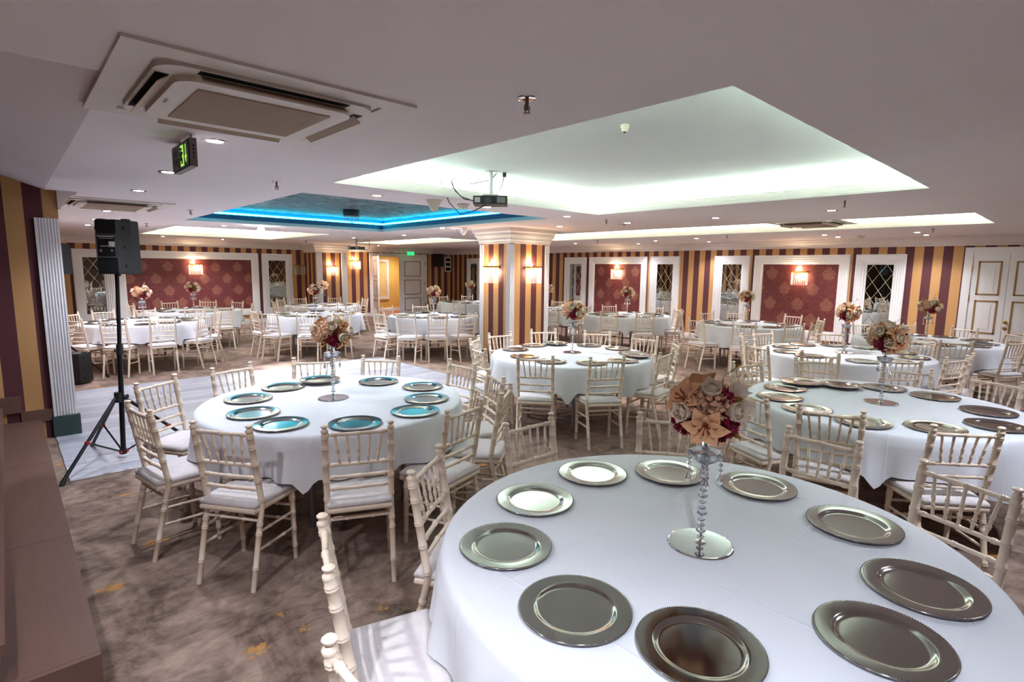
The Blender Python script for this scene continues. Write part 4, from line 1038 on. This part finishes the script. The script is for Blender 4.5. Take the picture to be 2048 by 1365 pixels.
# --- crystal flower stands (origin on the tablecloth)
def stand_proto(full):
    t = empty('crystal_flower_stand')
    MB().lathe([(0,0),(.112,0),(.115,.003),(.112,.0065),(.108,.0075),(.020,.0075),(.016,.012),(0,.014)], 40).build('base', M['chrome'], t, 12)
    MB().tube([(0,0,.01),(0,0,.40)], .0045, 8).build('rod', M['chrome'], t, 60)
    bead = MB().lathe([(.0045,-.008),(.010,-.005),(.0135,0),(.010,.005),(.0045,.008)], 8).mesh('bead')
    big = MB().lathe([(.0045,-.010),(.013,-.006),(.0185,0),(.013,.006),(.0045,.010)], 8).mesh('bead')
    k = 0; z = .03
    while z < .375:
        b_ = big if k % 3 == 1 else bead; link('bead', b_, M['crystal'], t, (0,0,z), (0,0,k*.4)); z += .021 if k % 3 else .024; k += 1
    n = 28; vs_ = []; prof = [(.006,.312),(.022,.308),(.038,.318),(.050,.338),(.054,.352),(.051,.353),(.036,.325),(.006,.320)]
    mb = MB().lathe(prof, n)
    mb.v = [(x*(1+.06*cos(7*atan2(y,x))*(hypot(x,y)/.054)**2), y*(1+.06*cos(7*atan2(y,x))*(hypot(x,y)/.054)**2), zz) for x, y, zz in mb.v]
    mb.build('dish', M['crystal'], t, 40)
    for q in range(4):
        a = q*pi/2+.6; x, y = .054*cos(a), .054*sin(a)
        st = MB()
        for j in range(4): st.lathe([(0,-.009),(.0085,0),(0,.009)], 7, (x,y,.342-.019*j))
        st.lathe([(0,.0),(.004,-.008),(.0105,-.03),(.007,-.042),(0,-.048)], 8, (x,y,.275))
        st.build('pendant', M['crystal'], t)
    MB().lathe([(.0,.37),(.02,.375),(.03,.40),(.022,.41),(0,.41)], 16).build('cup', M['crystal'], t, 50)
    return t
st0 = stand_proto(True)
STANDS = dict(TABLES); STANDS['T0'] = (-.884,1.774); STANDS['T1'] = (-3.84,1.751); STANDS['T2'] = (-4.188,4.904); STANDS['T3'] = (-1.034,4.839); STANDS['T4'] = (-4.56,10.45)
for i, (key, (x, y)) in enumerate(STANDS.items()):
    o = st0 if i == 0 else copy_tree(st0); o.location = (x, y, Z_T+.0065); o.rotation_euler = (0, 0, i*.7)
    tag(o, 'crystal bead flower stand with mirrored base on %s' % NAMES[key], 'flower stand', 'crystal flower stands')

# --- bouquets
def petal(L, W, cup, curl, nu=5, nv=4, point=1.0):
    vs_, fs_ = [], []
    for i in range(nu):
        u = i/(nu-1); w = W*(sin(pi*min(1, .12+u*.88)**point)) * (1 if u < .98 else .4)
        for j in range(nv):
            v = j/(nv-1)*2-1; x = v*w/2; y = L*u; z = cup*u*u*L + curl*(v*v)*w
            vs_.append((x, y, z))
    for i in range(nu-1):
        for j in range(nv-1): fs_.append((i*nv+j, i*nv+j+1, (i+1)*nv+j+1, (i+1)*nv+j))
    return vs_, fs_
def rose(r):
    mb = MB(); rnd = random.Random(3)
    for ring, (cnt, L, tilt, W) in enumerate(((5, r*.95, .55, r*1.1), (5, r*.85, .95, r*1.0), (4, r*.72, 1.22, r*.8), (3, r*.6, 1.42, r*.55))):
        for k in range(cnt):
            v, f = petal(L, W, .55, .35, 5, 5, .7)
            R_ = Matrix.Rotation(2*pi*k/cnt+ring*.6+rnd.uniform(-.1,.1), 4, 'Z') @ Matrix.Translation((0, r*.05, r*.05)) @ Matrix.Rotation(tilt, 4, 'X')
            mb.add([R_ @ Vector(p) for p in v], f)
    mb.lathe([(0,-r*.2),(r*.3,0),(r*.25,r*.5),(0,r*.62)], 8)
    return mb
def lily(r):
    mb = MB()
    for k in range(6):
        v, f = petal(r*.95, r*.66, .16 if k % 2 else .28, .30, 9, 5, 1.25)
        R_ = Matrix.Rotation(2*pi*k/6, 4, 'Z') @ Matrix.Rotation(.55 if k % 2 else .45, 4, 'X'); mb.add([R_ @ Vector((p[0], p[1], p[2]-.5*p[1]*p[1]/r)) for p in v], f)
    return mb
def lily_heart(r):
    mb = MB()
    for k in range(5):
        a = 2*pi*k/5; mb.tube([(0,0,0),(r*.12*cos(a),r*.12*sin(a),r*.3),(r*.22*cos(a),r*.22*sin(a),r*.5)], [.0015,.0012,.003], 5)
    mb.lathe([(0,0),(r*.16,r*.06),(r*.1,r*.1),(0,r*.12)], 8); return mb
def sprig(r):
    mb = MB(); rnd = random.Random(9)
    for k in range(34):
        a, b = rnd.uniform(0, 2*pi), rnd.uniform(0, 1.2); d = rnd.uniform(.45, 1)*r
        p = (d*sin(b)*cos(a), d*sin(b)*sin(a), d*cos(b)*.8); s = rnd.uniform(.1,.17)*r
        mb.lathe([(0,-s),(s,0),(0,s)], 5, p)
    return mb
def leaf_mb(L, W):
    v, f = petal(L, W, .25, .25, 6, 4, .85); return MB().add(v, f)
def floret_ball(r, seed, cnt=26):
    mb = MB(); rnd = random.Random(seed)
    for k in range(cnt):
        z = 1-1.15*(k+.5)/cnt; a = k*2.39996; rr = math.sqrt(max(0, 1-z*z)); d = Vector((rr*cos(a), rr*sin(a), z))
        R_ = Matrix.Translation(d*r*.78) @ (d.to_track_quat('Z', 'Y') @ Matrix.Rotation(rnd.uniform(0, 6), 4, 'Z').to_quaternion()).to_matrix().to_4x4()
        for p in range(4):
            v, f = petal(r*.42, r*.40, .5, .3, 3, 3, .7); Q = R_ @ Matrix.Rotation(p*pi/2, 4, 'Z') @ Matrix.Rotation(rnd.uniform(.3, .7), 4, 'X'); mb.add([Q @ Vector(u) for u in v], f)
    mb.lathe([(0,-r*.3),(r*.6,0),(r*.6,r*.4),(0,r*.75)], 8)
    return mb
FM = {'rose': (rose(.052).mesh('rose', 60), M['cream']), 'carnation': (floret_ball(.046, 4).mesh('carnation', 80), M['burgundy']), 'hydrangea': (floret_ball(.044, 6).mesh('hydrangea', 80), M['peach2']), 'lily': (lily(.062).mesh('lily', 80), M['peach']),
      'berry_sprig': (sprig(.04).mesh('berry_sprig', 60), M['tan']), 'leaf': (leaf_mb(.075, .05).mesh('leaf', 80), M['ochre'])}
heart_me = lily_heart(.062).mesh('stamens', 60); heart_me.materials.append(bpy.data.materials.new('stamen_rust'))
heart_me.materials[0].use_nodes = True; heart_me.materials[0].node_tree.nodes['Principled BSDF'].inputs['Base Color'].default_value = lin((140, 58, 24))
FRONT = [  # kind, across, up on the visible side (unit ball)
    [('rose',.05,.80),('rose',.66,.22),('rose',-.60,.10),('hydrangea',-.28,.52),('hydrangea',.22,.42),('lily',-.05,-.30),('carnation',.55,-.36),('carnation',.30,-.74),('carnation',-.74,-.42),
     ('berry_sprig',-.36,.12),('berry_sprig',.62,.58),('lily',-.66,.52),('carnation',.40,.70)],
    [('rose',-.38,.50),('rose',.10,-.22),('carnation',-.42,-.46),('carnation',-.12,-.72),('lily',.42,.52),('lily',.66,-.22),('hydrangea',-.78,.12),('rose',.10,.86),('berry_sprig',.30,.10),('carnation',.86,.30),('rose',.60,.12),
     ('lily',.42,-.66),('hydrangea',-.72,.66)]]
def bouquet_proto(seed):
    t = empty('flower_bouquet'); rnd = random.Random(seed)
    MB().lathe([(0,-.07),(.05,-.05),(.075,0),(.05,.05),(0,.07)], 14).build('foam_ball', M['stemcore'], t, 60)
    def put(kd, d):
        me, mt = FM[kd]; q = d.to_track_quat('Z', 'Y') @ Matrix.Rotation(rnd.uniform(0, 6.28), 4, 'Z').to_quaternion()
        k = {'rose': .088, 'lily': .094}.get(kd, .080)
        o = link(kd, me, mt, t, (d.x*k*1.12, d.y*k*1.12, d.z*k*.88)); o.rotation_euler = q.to_euler()
        s = rnd.uniform(1.0, 1.12)*{'rose': 1.15, 'lily': 1.3, 'carnation': .92}.get(kd, 1.0); o.scale = (s, s, s)
        if kd == 'lily': link('stamens', heart_me, None, o)
    for kd, u, v in FRONT[seed]:   # front towards -y
        put(kd, Vector((u, -math.sqrt(max(.04, 1-u*u-v*v)), v)).normalized())
    back = ['rose','lily','hydrangea','rose','carnation','rose','lily','rose','hydrangea','carnation','rose']
    for i, kd in enumerate(back):
        z = .75-1.35*(i+.5)/len(back); a = pi*(.06+.88*((i*.618) % 1)); rr = math.sqrt(max(0, 1-z*z)); put(kd, Vector((rr*cos(a), rr*sin(a), z)))
    for i in range(12):
        z = .7-1.6*(i+.5)/12; a = i*2.39996+1+seed; rr = math.sqrt(max(0, 1-z*z)); d = Vector((rr*cos(a), rr*sin(a), z))
        o = link('leaf', FM['leaf'][0], FM['leaf'][1], t, d*.068); q = d.to_track_quat('Y', 'Z'); o.rotation_euler = (q @ Matrix.Rotation(rnd.uniform(-1,1), 4, 'Y').to_quaternion()).to_euler()
    mb = MB().tube([(.03,0,.08),(.05,.01,.13),(.085,.02,.155)], .0014, 5); mb.build('twig', M['ochre'], t)
    o = link('leaf', FM['leaf'][0], FM['leaf'][1], t, (.082,.02,.152)); o.scale = (.4,.4,.4); o.rotation_euler = (.4,0,-1)
    return t
bq = [bouquet_proto(0), bouquet_proto(1)]; bu = [False, False]
for i, (key, (x, y)) in enumerate(STANDS.items()):
    q = 0 if key in ('T0', 'T7', 'T4', 'T11', 'T14') else 1; o = copy_tree(bq[q]) if bu[q] else bq[q]; bu[q] = True
    o.location = (x, y, 1.272); o.rotation_euler = (0, 0, atan2(y, x)-pi/2 + (0 if key in ('T0', 'T3') else (.5 if key == 'T1' else ((i*37) % 7-3)*.35)))
    tag(o, 'cream, burgundy and peach flower ball on %s' % NAMES[key], 'bouquet', 'flower ball centrepieces')
